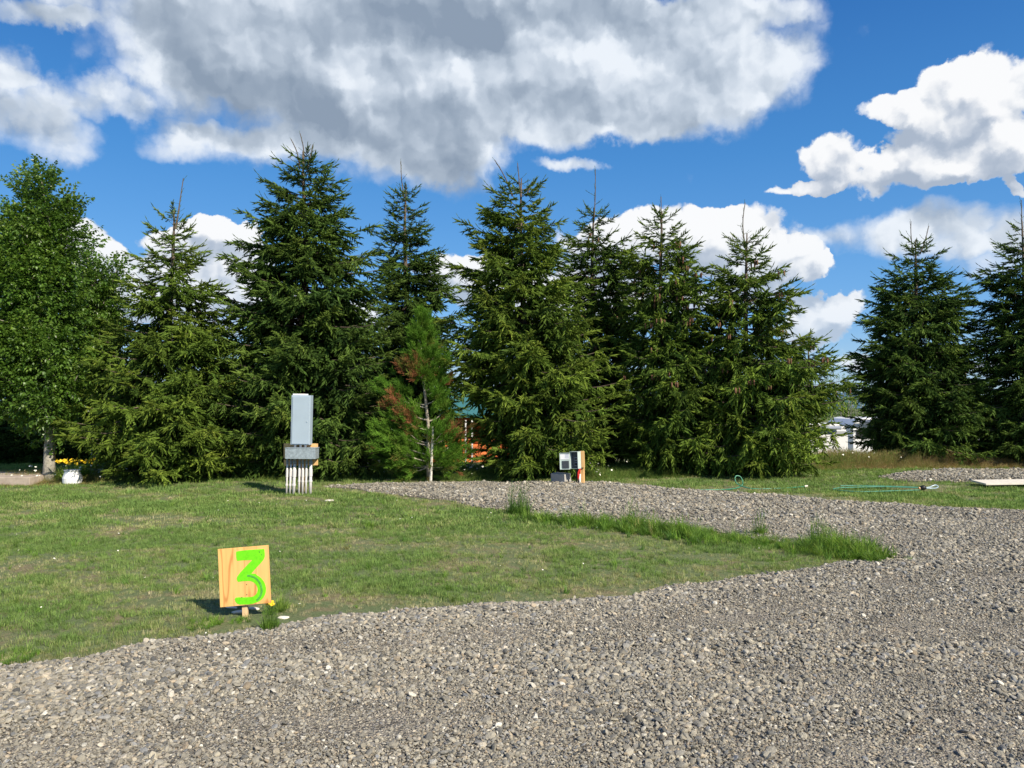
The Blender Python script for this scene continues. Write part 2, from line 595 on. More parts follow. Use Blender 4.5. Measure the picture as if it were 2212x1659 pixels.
M_bark = bark_mat('spruce_bark', (.115, .085, .065))
M_bark_grey = bark_mat('grey_bark', (.34, .31, .26), 30.0)
M_twig = bark_mat('pale_bark', (.40, .35, .28))


def wood_mat(name, col, dark, axis=(30, 30, 2.0), amt=0.55):
    m, n, b = mat(name)
    tc = n.new('ShaderNodeTexCoord').outputs['Object']
    v = n.vm('MULTIPLY', tc, axis)
    w = n.noise(n.vm('MULTIPLY', tc, tuple(a * 0.12 for a in axis)), 1.0, 2.0, 0.5, color=True)
    v2 = n.vm('ADD', v, n.vm('SCALE', w, scale=2.6))
    f = n.noise(v2, 1.0, 5.0, 0.6)
    g = n.noise(v2, 0.45, 2.0, 0.5)
    st = n.ramp(n.m('ABSOLUTE', n.m('SUBTRACT', g, 0.5)), 0.0, 0.035, 1.0, 0.0)
    c = n.cr(f, [(0.32, tuple(k * .85 for k in col)), (0.7, tuple(min(1, k * 1.1) for k in col))])
    c = n.mix(n.m('MULTIPLY', st, amt), c, dark)
    n.put(b.inputs['Base Color'], c)
    b.inputs['Roughness'].default_value = 0.7
    b.inputs['Specular IOR Level'].default_value = 0.25
    return m


M_ply = wood_mat('plywood', (.76, .455, .155), (.50, .18, .05), (26, 26, 2.2), .75)
M_lumber = wood_mat('pine_lumber', (.74, .46, .20), (.52, .28, .11))
M_post = wood_mat('pale_post', (.72, .50, .28), (.55, .33, .16))
M_stake = simple('weathered_stake', (.70, .66, .56), .8, var=.15, scale=30)
M_green = simple('lime_green_paint', (.15, .66, .008), .45, var=.12, scale=55)
M_green2 = simple('dull_green_paint', (.085, .34, .05), .45, var=.25, scale=60)
M_nail = simple('nail_head', (.03, .03, .03), .5)
M_boxgrey = simple('grey_enamel', (.37, .45, .53), .38, metal=0.0, spec=.5, var=.03, scale=4)
M_boxdark = simple('grey_enamel_side', (.36, .42, .47), .45, var=.03, scale=4)
M_galv = simple('galvanised_steel', (.38, .44, .48), .42, metal=.35, var=.16, scale=28)
M_pvc = simple('pale_conduit', (.66, .63, .62), .45, var=.05, scale=12, dirt=(.45, .40, .33))
M_pvcgrey = simple('grey_conduit', (.25, .27, .29), .5, var=.05)
M_pvcwhite = simple('white_pipe', (.78, .78, .75), .4, var=.04)
M_mint = simple('mint_grey_enamel', (.47, .56, .53), .45, var=.03)
M_dark = simple('dark_plastic', (.05, .06, .07), .45, var=.1)
M_black = simple('black_rubber', (.012, .012, .013), .5)
M_red = simple('red_wire_jacket', (.62, .03, .02), .4)
M_paper = simple('paper', (.78, .79, .82), .7, var=.03)
M_print = simple('printed_grey', (.35, .40, .52), .7, var=.1, scale=90)
M_concrete = simple('concrete', (.42, .40, .37), .9, var=.12, scale=60, bump=.4)
M_slab = simple('dusty_concrete', (.40, .33, .27), .95, var=.12, scale=9, bump=.2)
M_hose = simple('green_hose', (.05, .24, .14), .35, spec=.5, var=.15, scale=14)
M_hose2 = simple('faded_hose', (.07, .25, .17), .45, var=.15, scale=14)
M_board = simple('pale_board', (.72, .66, .56), .7, var=.06, scale=10)
M_rv = simple('rv_white', (.80, .80, .80), .3, spec=.5, var=.02, scale=2)
M_rvgrey = simple('rv_grey', (.38, .40, .43), .35, spec=.5, var=.04, scale=2)
M_rvroof = simple('rv_roof', (.24, .27, .33), .5, var=.05, scale=2)
M_glass = simple('dark_glass', (.015, .018, .02), .08, spec=.8, var=.0)
M_log = wood_mat('orange_log', (.62, .17, .05), (.34, .08, .03), (2, 18, 18), .6)
M_roof = simple('teal_metal_roof', (.035, .17, .16), .4, spec=.5, var=.06, scale=3)
M_whitepaint = simple('white_paint', (.80, .80, .80), .6, var=.04)
M_yellow = simple('yellow_petal', (.80, .55, .02), .5, var=.1)
M_white = simple('white_petal', (.82, .82, .78), .6, var=.03)
M_cone = simple('spruce_cone', (.15, .075, .04), .7, var=.25, scale=40)
M_hill = simple('far_hill', (.055, .12, .20), .95, var=.2, scale=.02)  # blue of the distant air is put into the hill colour
M_brass = simple('brass', (.7, .45, .25), .35, metal=.6)
M_clear = simple('blue_grey_plastic', (.30, .40, .45), .25, spec=.6, var=.1)


def ground_mat(name):
    m, n, b = mat(name)
    tc = n.new('ShaderNodeTexCoord').outputs['Object']
    f1 = n.noise(tc, 0.9, 5.0, 0.62)
    f2 = n.noise(tc, 3.6, 6.0, 0.68)
    f3 = n.noise(tc, 45.0, 6.0, 0.75)
    g = n.cr(f3, [(0.25, (.08, .10, .045)), (0.5, (.15, .19, .085)), (0.75, (.25, .27, .14))])
    dry = n.cr(f3, [(0.25, (.13, .095, .055)), (0.5, (.26, .20, .12)), (0.8, (.42, .35, .23))])
    k = n.ramp(n.m('ADD', n.m('MULTIPLY', f1, .5), n.m('MULTIPLY', f2, .5)), 0.47, 0.62)
    c = n.mix(n.m('MULTIPLY', k, .75), g, dry)
    n.put(b.inputs['Base Color'], c)
    b.inputs['Roughness'].default_value = 0.95
    b.inputs['Specular IOR Level'].default_value = 0.1
    bp = n.new('ShaderNodeBump')
    bp.inputs['Strength'].default_value = 0.8
    bp.inputs['Distance'].default_value = 0.03
    n.put(bp.inputs['Height'], f3)
    n.put(b.inputs['Normal'], bp.outputs[0])
    return m


def gravel_mat(name):
    m, n, b = mat(name)
    tc = n.new('ShaderNodeTexCoord').outputs['Object']
    vo = n.new('ShaderNodeTexVoronoi')
    n.put(vo.inputs['Vector'], tc)
    vo.inputs['Scale'].default_value = 75.0
    sx = n.new('ShaderNodeSeparateColor')
    n.put(sx.inputs[0], vo.outputs['Color'])
    c = n.cr(sx.outputs[0], [(0.0, (.12, .108, .092)), (0.3, (.21, .185, .15)), (0.6, (.30, .26, .20)), (0.85, (.23, .21, .19)), (1.0, (.44, .39, .30))])
    e = n.ramp(vo.outputs['Distance'], 0.25, 0.62, 1.35, 0.6)
    f = n.noise(tc, 1.3, 5.0, 0.6)
    c = n.vm('SCALE', c, scale=n.m('MULTIPLY', e, n.ramp(f, 0.35, 0.65, 0.85, 1.1)))
    c = n.mix(n.ramp(n.noise(tc, 2.3, 6.0, 0.7), 0.45, 0.7, 0.0, 0.6), c, (.37, .335, .275))
    n.put(b.inputs['Base Color'], c)
    b.inputs['Roughness'].default_value = 0.95
    b.inputs['Specular IOR Level'].default_value = 0.1
    bp = n.new('ShaderNodeBump')
    bp.inputs['Strength'].default_value = 1.0
    bp.inputs['Distance'].default_value = 0.012
    n.put(bp.inputs['Height'], n.m('SUBTRACT', 1.0, vo.outputs['Distance']))
    n.put(b.inputs['Normal'], bp.outputs[0])
    return m


M_ground = ground_mat('lawn_soil')
M_gravel = gravel_mat('gravel_bed')

# ------------------------------------------------------------------ plan of the ground
LAWN_LOW = [(-300, 1475), (0, 1437), (300, 1402), (640, 1350), (870, 1322), (1100, 1305), (1300, 1290), (1500, 1262), (1650, 1240), (1800, 1222), (1900, 1218), (1960, 1210)]
LAWN_UP = [(1880, 1192), (1800, 1182), (1600, 1158), (1450, 1143), (1300, 1132), (1180, 1118), (1080, 1105), (960, 1082), (860, 1070), (770, 1060), (700, 1053)]
BACK = [(760, 1047), (860, 1044), (1050, 1041), (1300, 1043), (1440, 1058), (1700, 1076), (1900, 1092), (2100, 1101), (2212, 1104), (2500, 1112), (3000, 1125)]
gravel_poly = [G(*p) for p in LAWN_LOW + LAWN_UP + BACK] + [Vector((9.5, 1.0, 0)), Vector((-4.5, 1.0, 0))]
pad_poly = [G(*p) for p in [(1890, 1031), (1960, 1022), (2050, 1016), (2212, 1015), (2500, 1016), (2500, 1042), (2212, 1042), (2060, 1041), (1940, 1039)]]


def hill_z(x, y):
    """the bank behind the row of trees drops away"""
    x, y = np.asarray(x, float), np.asarray(y, float)
    edge = 19.5 + 0.10 * np.clip(x, -6, 30)
    t = np.clip((y - edge) / 6.0, 0, 1)
    z = -2.1 * t * t * (3 - 2 * t)
    z = z - 0.02 * np.clip(y - 60, 0, 400)
    return z


def ground_z(x, y):
    x, y = np.asarray(x, float), np.asarray(y, float)
    z = hill_z(x, y) + 0.035 * (vnoise(x, y, .8) - .5) * np.clip((30 - y) / 10, 0, 1)
    return z


def bed_z(x, y, poly, h):
    d = polydist(x, y, poly)
    t = np.clip(d / 0.45, 0, 1)
    return ground_z(x, y) + h * t * (2 - t) + 0.03 * (vnoise(x, y, 2.1) - .5) * t + 0.006


def sheet(name, xs, ys, zf, m):
    X, Y = np.meshgrid(xs, ys)
    Z = zf(X, Y)
    V = np.stack([X.ravel(), Y.ravel(), Z.ravel()], 1)
    nx = len(xs)
    i, j = np.meshgrid(np.arange(nx - 1), np.arange(len(ys) - 1))
    a = (j * nx + i).ravel()
    return fmesh(name, V, np.stack([a, a + 1, a + nx + 1, a + nx], 1), m, smooth=True)


def spaced(a, b, n, k):
    t = np.linspace(0, 1, n)
    return a + (b - a) * t ** k


xs = np.concatenate([-np.geomspace(14.2, 2500, 24)[::-1], np.linspace(-14, 18, 161), np.geomspace(18.3, 2500, 24)])
ys = np.concatenate([-np.geomspace(2.0, 900, 10)[::-1], np.linspace(-1.5, 28, 148), np.geomspace(28.5, 3200, 40)])
tag(sheet('ground', xs, ys, ground_z, M_ground), kind='structure')


def bed(name, poly, h, lo, hi, step):
    """gravel bed: grid clipped to an outline, with a dense wavering edge"""
    bm = bmesh.new()
    ring = []
    n = len(poly)
    for i in range(n):
        a, b = poly[i], poly[(i + 1) % n]
        L = (b - a).length
        k = max(1, int(min(L, 40) / 0.12))
        for q in range(k):
            p = a.lerp(b, q / k)
            nz = (float(vnoise(p.x, p.y, 2.7)) - .5) * .22
            tn = (b - a).normalized()
            p = p + Vector((-tn.y, tn.x, 0)) * nz
            ring.append(bm.verts.new((p.x, p.y, 0)))
    bm.faces.new(ring)
    for ax, (l, u) in enumerate(zip(lo, hi)):
        v = l
        while v < u:
            co, no = [0, 0, 0], [0, 0, 0]
            co[ax], no[ax] = v, 1
            bmesh.ops.bisect_plane(bm, geom=bm.verts[:] + bm.edges[:] + bm.faces[:], plane_co=co, plane_no=no)
            v += step * (1 if v < 14 else 2)
    bmesh.ops.triangulate(bm, faces=bm.faces[:])
    outline = [(v.co.x, v.co.y) for v in ring]
    co = np.array([v.co[:] for v in bm.verts])
    z = bed_z(co[:, 0], co[:, 1], outline, h)
    for v, zz in zip(bm.verts, z):
        v.co.z = zz
    me = bpy.data.meshes.new(name)
    bm.to_mesh(me)
    bm.free()
    me.materials.append(M_gravel)
    me.polygons.foreach_set('use_smooth', [True] * len(me.polygons))
    o = bpy.data.objects.new(name, me)
    COL.objects.link(o)
    tag(o, kind='structure')
    return outline


drive_out = bed('gravel_drive', gravel_poly, 0.035, (-5, 1.2), (12, 17), 0.3)
pad_out = bed('gravel_pad', pad_poly, 0.05, (8, 14), (22, 24), 0.4)

# ------------------------------------------------------------------ proto shapes (not linked: used only as scatter stock)


def pebble(i):
    bm = bmesh.new()
    bmesh.ops.create_icosphere(bm, subdivisions=2, radius=1.0)
    r = random.Random(100 + i)
    planes = []
    for _ in range(9):
        v = Vector((r.gauss(0, 1), r.gauss(0, 1), r.gauss(0, 1))).normalized()
        planes.append((v, r.uniform(.55, .9)))
    for v in bm.verts:
        for nrm, d in planes:
            k = v.co.dot(nrm)
            if k > d:
                v.co -= nrm * (k - d) * .92
        v.co.x *= 1.12
        v.co.z *= .72
    me = bpy.data.meshes.new('pebble_stock')
    bm.to_mesh(me)
    bm.free()
    me.materials.append(M_stone)
    return bpy.data.objects.new('pebble_stock', me)


PEB = [pebble(i) for i in range(8)]


def blade(mb, base, d, h, w, bend, seg=3, side=None):
    """a curved grass blade"""
    d = Vector(d)
    s = Vector((-d.y, d.x, 0)).normalized() * w if side is None else side
    vs, fs = [], []
    for k in range(seg + 1):
        t = k / seg
        p = Vector(base) + d * (bend * t * t * h) + Vector((0, 0, h * (t - 0.25 * bend * t * t)))
        ww = (1 - t) ** .7
        if k == seg:
            vs.append(p)
        else:
            vs += [p - s * ww, p + s * ww]
    for k in range(seg - 1):
        fs.append((2 * k, 2 * k + 1, 2 * k + 3, 2 * k + 2))
    fs.append((2 * seg - 2, 2 * seg - 1, 2 * seg))
    mb.add(vs, fs)


def tuft(name, i, nb, h, w, spread, bend, m, seg=2, heads=0):
    r = random.Random(500 + i)
    mb = MB()
    for _ in range(nb):
        a = r.uniform(0, 6.283)
        rad = spread * math.sqrt(r.random())
        b = (math.cos(a) * rad, math.sin(a) * rad, 0)
        a2 = a + r.uniform(-1.4, 1.4)
        blade(mb, b, (math.cos(a2), math.sin(a2), 0), h * r.uniform(.55, 1.15), w * r.uniform(.7, 1.2), bend * r.uniform(.2, 1.3), seg)
    for _ in range(heads):
        a = r.uniform(0, 6.283)
        rad = spread * r.random() * .6
        hh = h * r.uniform(1.3, 1.9)
        lean = Vector((math.cos(a), math.sin(a), 0)) * hh * r.uniform(.05, .28)
        b = Vector((math.cos(a) * rad, math.sin(a) * rad, 0))
        top = b + lean + Vector((0, 0, hh))
        mb.tube([b, b + lean * .35 + Vector((0, 0, hh * .55)), top], [w * .3, w * .25, w * .15], 3, 0, False)
        for q in range(5):
            c = top - (lean * .2 + Vector((0, 0, hh * .2))) * (q / 5)
            o = Vector((r.uniform(-1, 1), r.uniform(-1, 1), r.uniform(.2, 1))).normalized() * w * 2.2
            mb.add([c - o.cross(Vector((0, 0, 1))) * .35, c + o.cross(Vector((0, 0, 1))) * .35, c + o + Vector((0, 0, w * 2.5))], [(0, 1, 2)])
    return mb.build(name, m, link=False)


TUFT = [tuft('tuft_stock', i, 16, .042, .0021, .035, .7, M_grass) for i in range(6)]
TUFTFAR = [tuft('far_tuft_stock', 20 + i, 16, .06, .005, .075, .6, M_grass) for i in range(4)]
TALL = [tuft('tall_tuft_stock', 40 + i, 22, .24, .0042, .08, .55, M_tall, 3, 5) for i in range(5)]
WEED = [tuft('weed_stock', 60 + i, 26, .17, .0052, .045, .9, M_weed, 4, 0) for i in range(5)]
WEEDH = [tuft('seeded_weed_stock', 70 + i, 22, .17, .0045, .04, .7, M_weed, 4, 7) for i in range(3)]


def finger(mb, base, d, L, w, r, n=26, core=True):
    """a needle covered shoot: spindle with needles all round"""
    d = Vector(d).normalized()
    u = d.cross(Vector((r.uniform(-1, 1), r.uniform(-1, 1), 1))).normalized()
    v = d.cross(u)
    if core:
        c0, c1, c2 = base, base + d * L * .5, base + d * L * .97
        ring = lambda c, k: [c + (u * math.cos(a) + v * math.sin(a)) * k for a in (0, 2.094, 4.189)]
        vs = ring(c0, w * .22) + ring(c1, w * .34) + [c2]
        mb.add(vs, [(0, 3, 4, 1), (1, 4, 5, 2), (2, 5, 3, 0), (3, 6, 4), (4, 6, 5), (5, 6, 3)])
    for k in range(n):
        t = (k + r.random()) / n
        a = r.uniform(0, 6.283)
        c = base + d * L * t
        o = (u * math.cos(a) + v * math.sin(a))
        nl = w * .62 * (1 - .35 * t)
        tip = c + (o * .8 + d * .85) * nl
        s = d.cross(o) * (w * .11)
        mb.add([c - s, c + s, tip], [(0, 1, 2)])


def spray(i, m, nf=11, L=.40, droop=.35, fl=.17, fw=.060, cone=.9):
    """a branchlet with its fingers, along +X, up +Z"""
    r = random.Random(900 + i)
    mb = MB()
    for k in range(nf):
        t = (k + .6) / nf
        p = Vector((L * t, 0, -droop * L * t * t * .5))
        sgn = 1 if k % 2 else -1
        yy = sgn * r.uniform(.45, 1.0) * (1 - .55 * t)
        d = Vector((.75, yy, r.uniform(-.85, .30)))
        finger(mb, p, d, fl * r.uniform(.65, 1.2) * (1.1 - .3 * t), fw, r)
    finger(mb, Vector((L * .95, 0, -droop * L * .45)), (1, r.uniform(-.2, .2), -.15), fl * 1.15, fw, r)
    return mb.build('spray_stock', m, link=False)


SPR = [spray(i, M_needle) for i in range(6)]
SPRB = [spray(10 + i, M_bough) for i in range(6)]


def hanging(i, m):
    """drooping branchlet"""
    r = random.Random(1300 + i)
    mb = MB()
    for k in range(11):
        t = (k + .5) / 11
        p = Vector((.26 * t, 0, -.34 * t * t - .04 * t))
        d = Vector((.35, (1 if k % 2 else -1) * r.uniform(.2, .7), r.uniform(-1.1, -.35)))
        finger(mb, p, d, .17 * r.uniform(.7, 1.2), .056, r, 24)
    return mb.build('hanging_stock', m, link=False)


HANG = [hanging(i, M_needle) for i in range(4)]
HANGB = [hanging(10 + i, M_bough) for i in range(4)]


def whip(i, m):
    """a thin bare-looking top shoot"""
    r = random.Random(1500 + i)
    mb = MB()
    p, d = Vector((0, 0, 0)), Vector((1, 0, .12))
    for k in range(4):
        finger(mb, p, d, .11, .030, r, 14)
        p = p + d.normalized() * .1
        d = d + Vector((0, r.uniform(-.12, .12), r.uniform(-.02, .28)))
    return mb.build('whip_stock', m, link=False)


WHIP = [whip(i, M_bough) for i in range(3)]


def feather(i):
    r = random.Random(1700 + i)
    mb = MB()
    for k in range(26):
        t = r.random()
        p = Vector((.26 * t, 0, .02))
        a = r.uniform(0, 6.283)
        d = Vector((1.0, math.cos(a) * .75, math.sin(a) * .75 + .25))
        q = p + d.normalized() * r.uniform(.10, .19)
        m_ = p.lerp(q, .5) + Vector((0, 0, -.01))
        s = d.cross(Vector((0, 0, 1))).normalized() * .0065
        mb.add([p - s * .5, p + s * .5, m_ + s, m_ - s, q], [(0, 1, 2, 3), (3, 2, 4)])
        for h in range(4):
            c = p.lerp(q, .2 + .2 * h)
            o = Vector((r.uniform(-1, 1), r.uniform(-1, 1), r.uniform(-1, 1))).normalized()
            tip = c + (o * .6 + d.normalized()).normalized() * .05
            s2 = o.cross(d).normalized() * .004
            mb.add([c - s2, c + s2, tip], [(0, 1, 2)])
    return mb.build('feather_stock', M_sequoia, link=False)


FEA = [feather(i) for i in range(4)]


def leafspray(i):
    r = random.Random(1900 + i)
    mb = MB()
    for k in range(15):
        t = (k + r.random()) / 15
        p = Vector((.30 * t, r.uniform(-.03, .03), r.uniform(-.03, .03)))
        a = r.uniform(0, 6.283)
        d = Vector((r.uniform(-.1, .9), math.cos(a), math.sin(a) * .5 - .45)).normalized()
        L, w = r.uniform(.050, .078), r.uniform(.019, .028)
        nrm = Vector((r.uniform(-.6, .6), r.uniform(-.6, .6), 1)).normalized()
        s = d.cross(nrm).normalized() * w
        q = p + d * .018
        mid = q + d * L * .45
        b = nrm * (w * .45)
        mb.add([q, mid - s + b, mid - b * .2, mid + s + b, q + d * L - Vector((0, 0, .008))],
               [(0, 1, 2), (0, 2, 3), (1, 4, 2), (2, 4, 3)])
    return mb.build('leafspray_stock', M_leaf, link=False)


LEAF = [leafspray(i) for i in range(6)]

# ------------------------------------------------------------------ gravel stones
FR = 0.70   # half-width of the view per metre of depth, with a margin


def sample_band(y0, y1, dens, poly, margin=0.6, extra=None):
    w = (FR * y1 + margin) * 2
    n = int(w * (y1 - y0) * dens)
    x = rng.uniform(-w / 2, w / 2, n)
    y = rng.uniform(y0, y1, n)
    k = (np.abs(x) < FR * y + margin)
    x, y = x[k], y[k]
    k = inpoly(x, y, poly)
    return x[k], y[k]


def stones(name, outline, h, bands, r0):
    P, S, T = [], [], []
    for (y0, y1, dens, size, big) in bands:
        x, y = sample_band(y0, y1, dens, outline)
        n = len(x)
        coarse = vnoise(x * 1.0 + 9, y * 1.6, .9) * .6 + vnoise(x, y, 2.6) * .4
        s = size * np.exp(rng.normal(0, .46, n)) * (0.60 + .85 * coarse)
        band = vnoise(x * .30 + y * .10 + 3, y * 1.5 - x * .33, 1.0) * .65 + vnoise(x * .8, y * 2.2 - x * .5, 1.5) * .35
        fine = np.clip((band - .50) * 6, 0, 1)
        s = s * (1 - .34 * fine)
        bigm = rng.random(n) < (1 - .85 * fine) * big * (0.3 + 1.5 * coarse)
        s = np.clip(np.where(bigm, s * rng.uniform(1.4, 2.0, n), s), 0, size * 3.3)
        z = bed_z(x, y, outline, h) + s * .22 + rng.random(n) * s * .35
        P.append(np.stack([x, y, z], 1))
        S.append(np.stack([s * rng.uniform(.8, 1.3, n), s * rng.uniform(.75, 1.1, n), s * rng.uniform(.5, .9, n)], 1))
    P, S = np.concatenate(P), np.concatenate(S)
    n = len(P)
    rot = np.stack([rng.normal(0, .45, n), rng.normal(0, .45, n), rng.uniform(0, 6.28, n)], 1)
    o = scatter(name, P, rot, S, rng.integers(0, len(PEB), n), rng.random(n), PEB)
    tag(o, kind='stuff')
    return o


gs = stones('gravel', drive_out, 0.035, [(2.7, 4.4, 10500, .0070, .055), (4.4, 6.6, 7800, .0073, .045), (6.6, 10.0, 4800, .0082, .025), (10.0, 17.5, 1700, .0108, .01)], .012)
tag(gs, 'grey and tan crushed gravel covering the drive', 'gravel')
gp = stones('gravel', pad_out, 0.05, [(14, 24, 1300, .0115, .01)], .02)
tag(gp, 'grey gravel on the raised pad at the far right', 'gravel')

# ------------------------------------------------------------------ grasses
def sparse(x, y):
    """bare or dry places in the turf, 0 lush .. 1 bare"""
    v = vnoise(x, y * 1.3, .9) * .45 + vnoise(x + 5, y * 1.6, 2.3) * .35 + vnoise(x, y, 6.1) * .2
    edge = np.clip(1 - polydist(x, y, drive_out) / .45, 0, 1)
    sg = G(545, 1335)
    near = np.exp(-((x - sg.x) ** 2 / .35 + (y - sg.y + .08) ** 2 / .07))
    return np.clip((v - .45) * 3.6, 0, 1) * .9 + edge * .5 + near * .9


def turf(name, bands, protos, label, cond, hsc=1.0, toff=0.0):
    P, S, T = [], [], []
    for (y0, y1, dens) in bands:
        w = (FR * y1 + .6) * 2
        n = int(w * (y1 - y0) * dens)
        x, y = rng.uniform(-w / 2, w / 2, n), rng.uniform(y0, y1, n)
        k = (np.abs(x) < FR * y + .6)
        x, y = x[k], y[k]
        k = ~inpoly(x, y, drive_out) & ~inpoly(x, y, pad_out) & cond(x, y)
        x, y = x[k], y[k]
        sp = sparse(x, y)
        k = rng.random(len(x)) > sp * .72
        x, y, sp = x[k], y[k], sp[k]
        s = rng.uniform(.6, 1.15, len(x)) * (1 - .35 * np.clip(sp, 0, 1)) * hsc * (.8 + .5 * vnoise(x, y, 3.3))
        P.append(np.stack([x, y, ground_z(x, y) - .002], 1))
        S.append(s)
        T.append(np.clip(.12 + rng.normal(0, .12, len(x)) + .58 * sp + .25 * (vnoise(x, y, 1.7) - .5) + toff, 0, 1))
    P, S, T = np.concatenate(P), np.concatenate(S), np.concatenate(T)
    n = len(P)
    rot = np.stack([rng.normal(0, .12, n), rng.normal(0, .12, n), rng.uniform(0, 6.28, n)], 1)
    o = scatter(name, P, rot, S, rng.integers(0, len(protos), n), T, protos)
    return tag(o, label, 'grass', kind='stuff')


turf('lawn_grass', [(4.0, 7.0, 900), (7.0, 9.5, 620)], TUFT, 'short mown green lawn with dry patches beside the numbered sign', lambda x, y: y > 0)
turf('lawn_grass', [(9.5, 13.5, 260), (13.5, 22.0, 120)], TUFTFAR, 'short patchy grass in front of the trees', lambda x, y: y > 0)
# tall fringe at the feet of the trees
EDGE = [(-400, 1052), (0, 1047), (300, 1040), (600, 1036), (900, 1034), (1300, 1036), (1450, 1028), (1700, 1016), (1850, 1010), (2212, 1008), (2700, 1008)]
edge_w = [G(*p) for p in EDGE]
ex = np.array([p.x for p in edge_w])
ey = np.array([p.y for p in edge_w])


def tall():
    n = 40000
    x = rng.uniform(-13, 19, n)
    e = np.interp(x, ex, ey)
    y = e + np.abs(rng.normal(0, .8, n)) - .5 + rng.random(n) * .5
    k = (np.abs(x) < FR * y + .5) & ~inpoly(x, y, pad_out) & ~inpoly(x, y, drive_out)
    x, y = x[k], y[k]
    n = len(x)
    right = np.clip((x - 3) / 4, 0, 1)
    h = (.42 + .24 * right) * rng.uniform(.6, 1.3, n) * (.55 + .9 * vnoise(x, y, 1.1)) * np.clip((y - np.interp(x, ex, ey) + .5) / .7, .35, 1)
    T = np.clip(.2 + rng.normal(0, .17, n) + .5 * right * (.3 + vnoise(x, y * 2, .9)) + .42 * np.clip((-6 - x) / 3, 0, 1), 0, 1)
    rot = np.stack([rng.normal(0, .12, n), rng.normal(0, .12, n), rng.uniform(0, 6.28, n)], 1)
    o = scatter('tall_grass', np.stack([x, y, ground_z(x, y)], 1), rot, np.stack([h * 1.0 + .3, h * 1.0 + .3, h * .95], 1), rng.integers(0, 5, n), T, TALL)
    tag(o, 'tall unmown grass with reddish seed heads at the foot of the trees', 'grass', kind='stuff')


tall()


def edge_weeds():
    """rank green weeds along the tip of the lawn"""
    P, H, T = [], [], []
    path = [G(*p) for p in [(1130, 1122), (1240, 1132), (1340, 1142), (1450, 1156), (1560, 1166), (1680, 1176), (1780, 1190), (1850, 1204), (1905, 1210)]]
    dens = [.5, .35, 1.0, 1.2, 1.0, 1.15, 1.25, 1.1, .8]
    for i in range(len(path) - 1):
        n = int((path[i + 1] - path[i]).length * 185 * (dens[i] + dens[i + 1]) / 2)
        t = rng.random(n)
        x = path[i].x + (path[i + 1].x - path[i].x) * t + rng.normal(0, .13, n)
        y = path[i].y + (path[i + 1].y - path[i].y) * t + rng.normal(0, .17, n)
        P.append(np.stack([x, y, ground_z(x, y)], 1))
        H.append(rng.uniform(.45, 1.15, n) * (.45 + 1.0 * vnoise(x, y, 1.9) ** 1.4) * (.75 + .35 * (dens[i])))
        T.append(np.clip(rng.normal(.42, .22, n), 0, 1))
    P, H, T = map(np.concatenate, (P, H, T))
    n = len(P)
    rot = np.stack([rng.normal(0, .2, n), rng.normal(0, .2, n), rng.uniform(0, 6.28, n)], 1)
    tag(scatter('weeds', P, rot, H, np.where(rng.random(n) < .12, rng.integers(5, 8, n), rng.integers(0, 5, n)), T, WEED + WEEDH), 'bright green weeds along the tip of the lawn against the gravel', 'weeds', kind='stuff')


edge_weeds()


def clump(dx, dy, n, r, h, label, seeded, tint=.4, fan=.25):
    p = G(dx, dy)
    a, q = rng.uniform(0, 6.28, n), r * np.sqrt(rng.random(n))
    x, y = np.cos(a) * q, np.sin(a) * q
    rot = euler_from(np.stack([np.ones(n), np.zeros(n), np.zeros(n)], 1), np.stack([x / r * fan, y / r * fan, np.ones(n)], 1))
    rot[:, 2] += 0
    hs = h / .17 * rng.uniform(.5, 1.0, n)
    o = scatter('grass_clump', np.stack([x, y, np.zeros(n)], 1), rot, hs, rng.integers(0, 3 if seeded else 5, n),
                np.clip(rng.normal(tint, .12, n), 0, 1), WEEDH if seeded else WEED)
    o.location = (p.x, p.y, float(ground_z(p.x, p.y)))
    return tag(o, label, 'weed')


clump(1122, 1112, 13, .14, .26, 'tall bluish grass clump with seed heads, leftmost at the back gravel edge', True, .1)
clump(1160, 1124, 16, .14, .11, 'low leafy clump directly right of the tall bluish grass clump', False, .2)
clump(1245, 1130, 12, .10, .12, 'small lone weed clump between the bluish clump and the long weed strip', False, .5)
clump(1640, 1158, 7, .08, .18, 'narrow upright weed standing above the middle of the weed strip', True, .35)
clump(1765, 1180, 14, .16, .22, 'tallest seeded grass clump near the right end of the weed strip', True, .45)
clump(1870, 1212, 22, .16, .14, 'bright spreading grass clump at the very tip of the lawn', False, .45, .8)
clump(1968, 1214, 9, .06, .06, 'tiny green sprout alone in the gravel right of the lawn tip', False, .3, .9)


def lawn_bits():
    """broad-leaved sprigs and pale clover heads dotted over the lawn"""
    n = 340
    x, y = rng.uniform(-9, 5, n), rng.uniform(4.6, 13, n)
    k = ~inpoly(x, y, drive_out) & (np.abs(x) < FR * y)
    x, y = x[k], y[k]
    n = len(x)
    rot = np.stack([rng.normal(0, .3, n), rng.normal(0, .3, n), rng.uniform(0, 6.28, n)], 1)
    tag(scatter('lawn_weeds', np.stack([x, y, ground_z(x, y)], 1), rot, rng.uniform(.25, .6, n), rng.integers(0, 5, n),
                np.clip(rng.normal(.45, .25, n), 0, 1), WEED), 'scattered coarse grass sprigs over the mown lawn', 'weeds', kind='stuff')


lawn_bits()


def flower_proto(name, m, k=9, r=.02, stem=.0):
    mb = MB()
    for i in range(k):
        a = 6.283 * i / k
        c, s = math.cos(a), math.sin(a)
        t = 3.1416 / k
        mb.add([(0, 0, 0), (math.cos(a - t) * r, math.sin(a - t) * r, .004), (c * r * 1.15, s * r * 1.15, .002), (math.cos(a + t) * r, math.sin(a + t) * r, .004)], [(0, 1, 2, 3)])
    mb.tube([(0, 0, -.001), (0, 0, .006)], [r * .35, r * .2], 6, 1)
    return mb.build(name, [m, M_yellow], link=False)


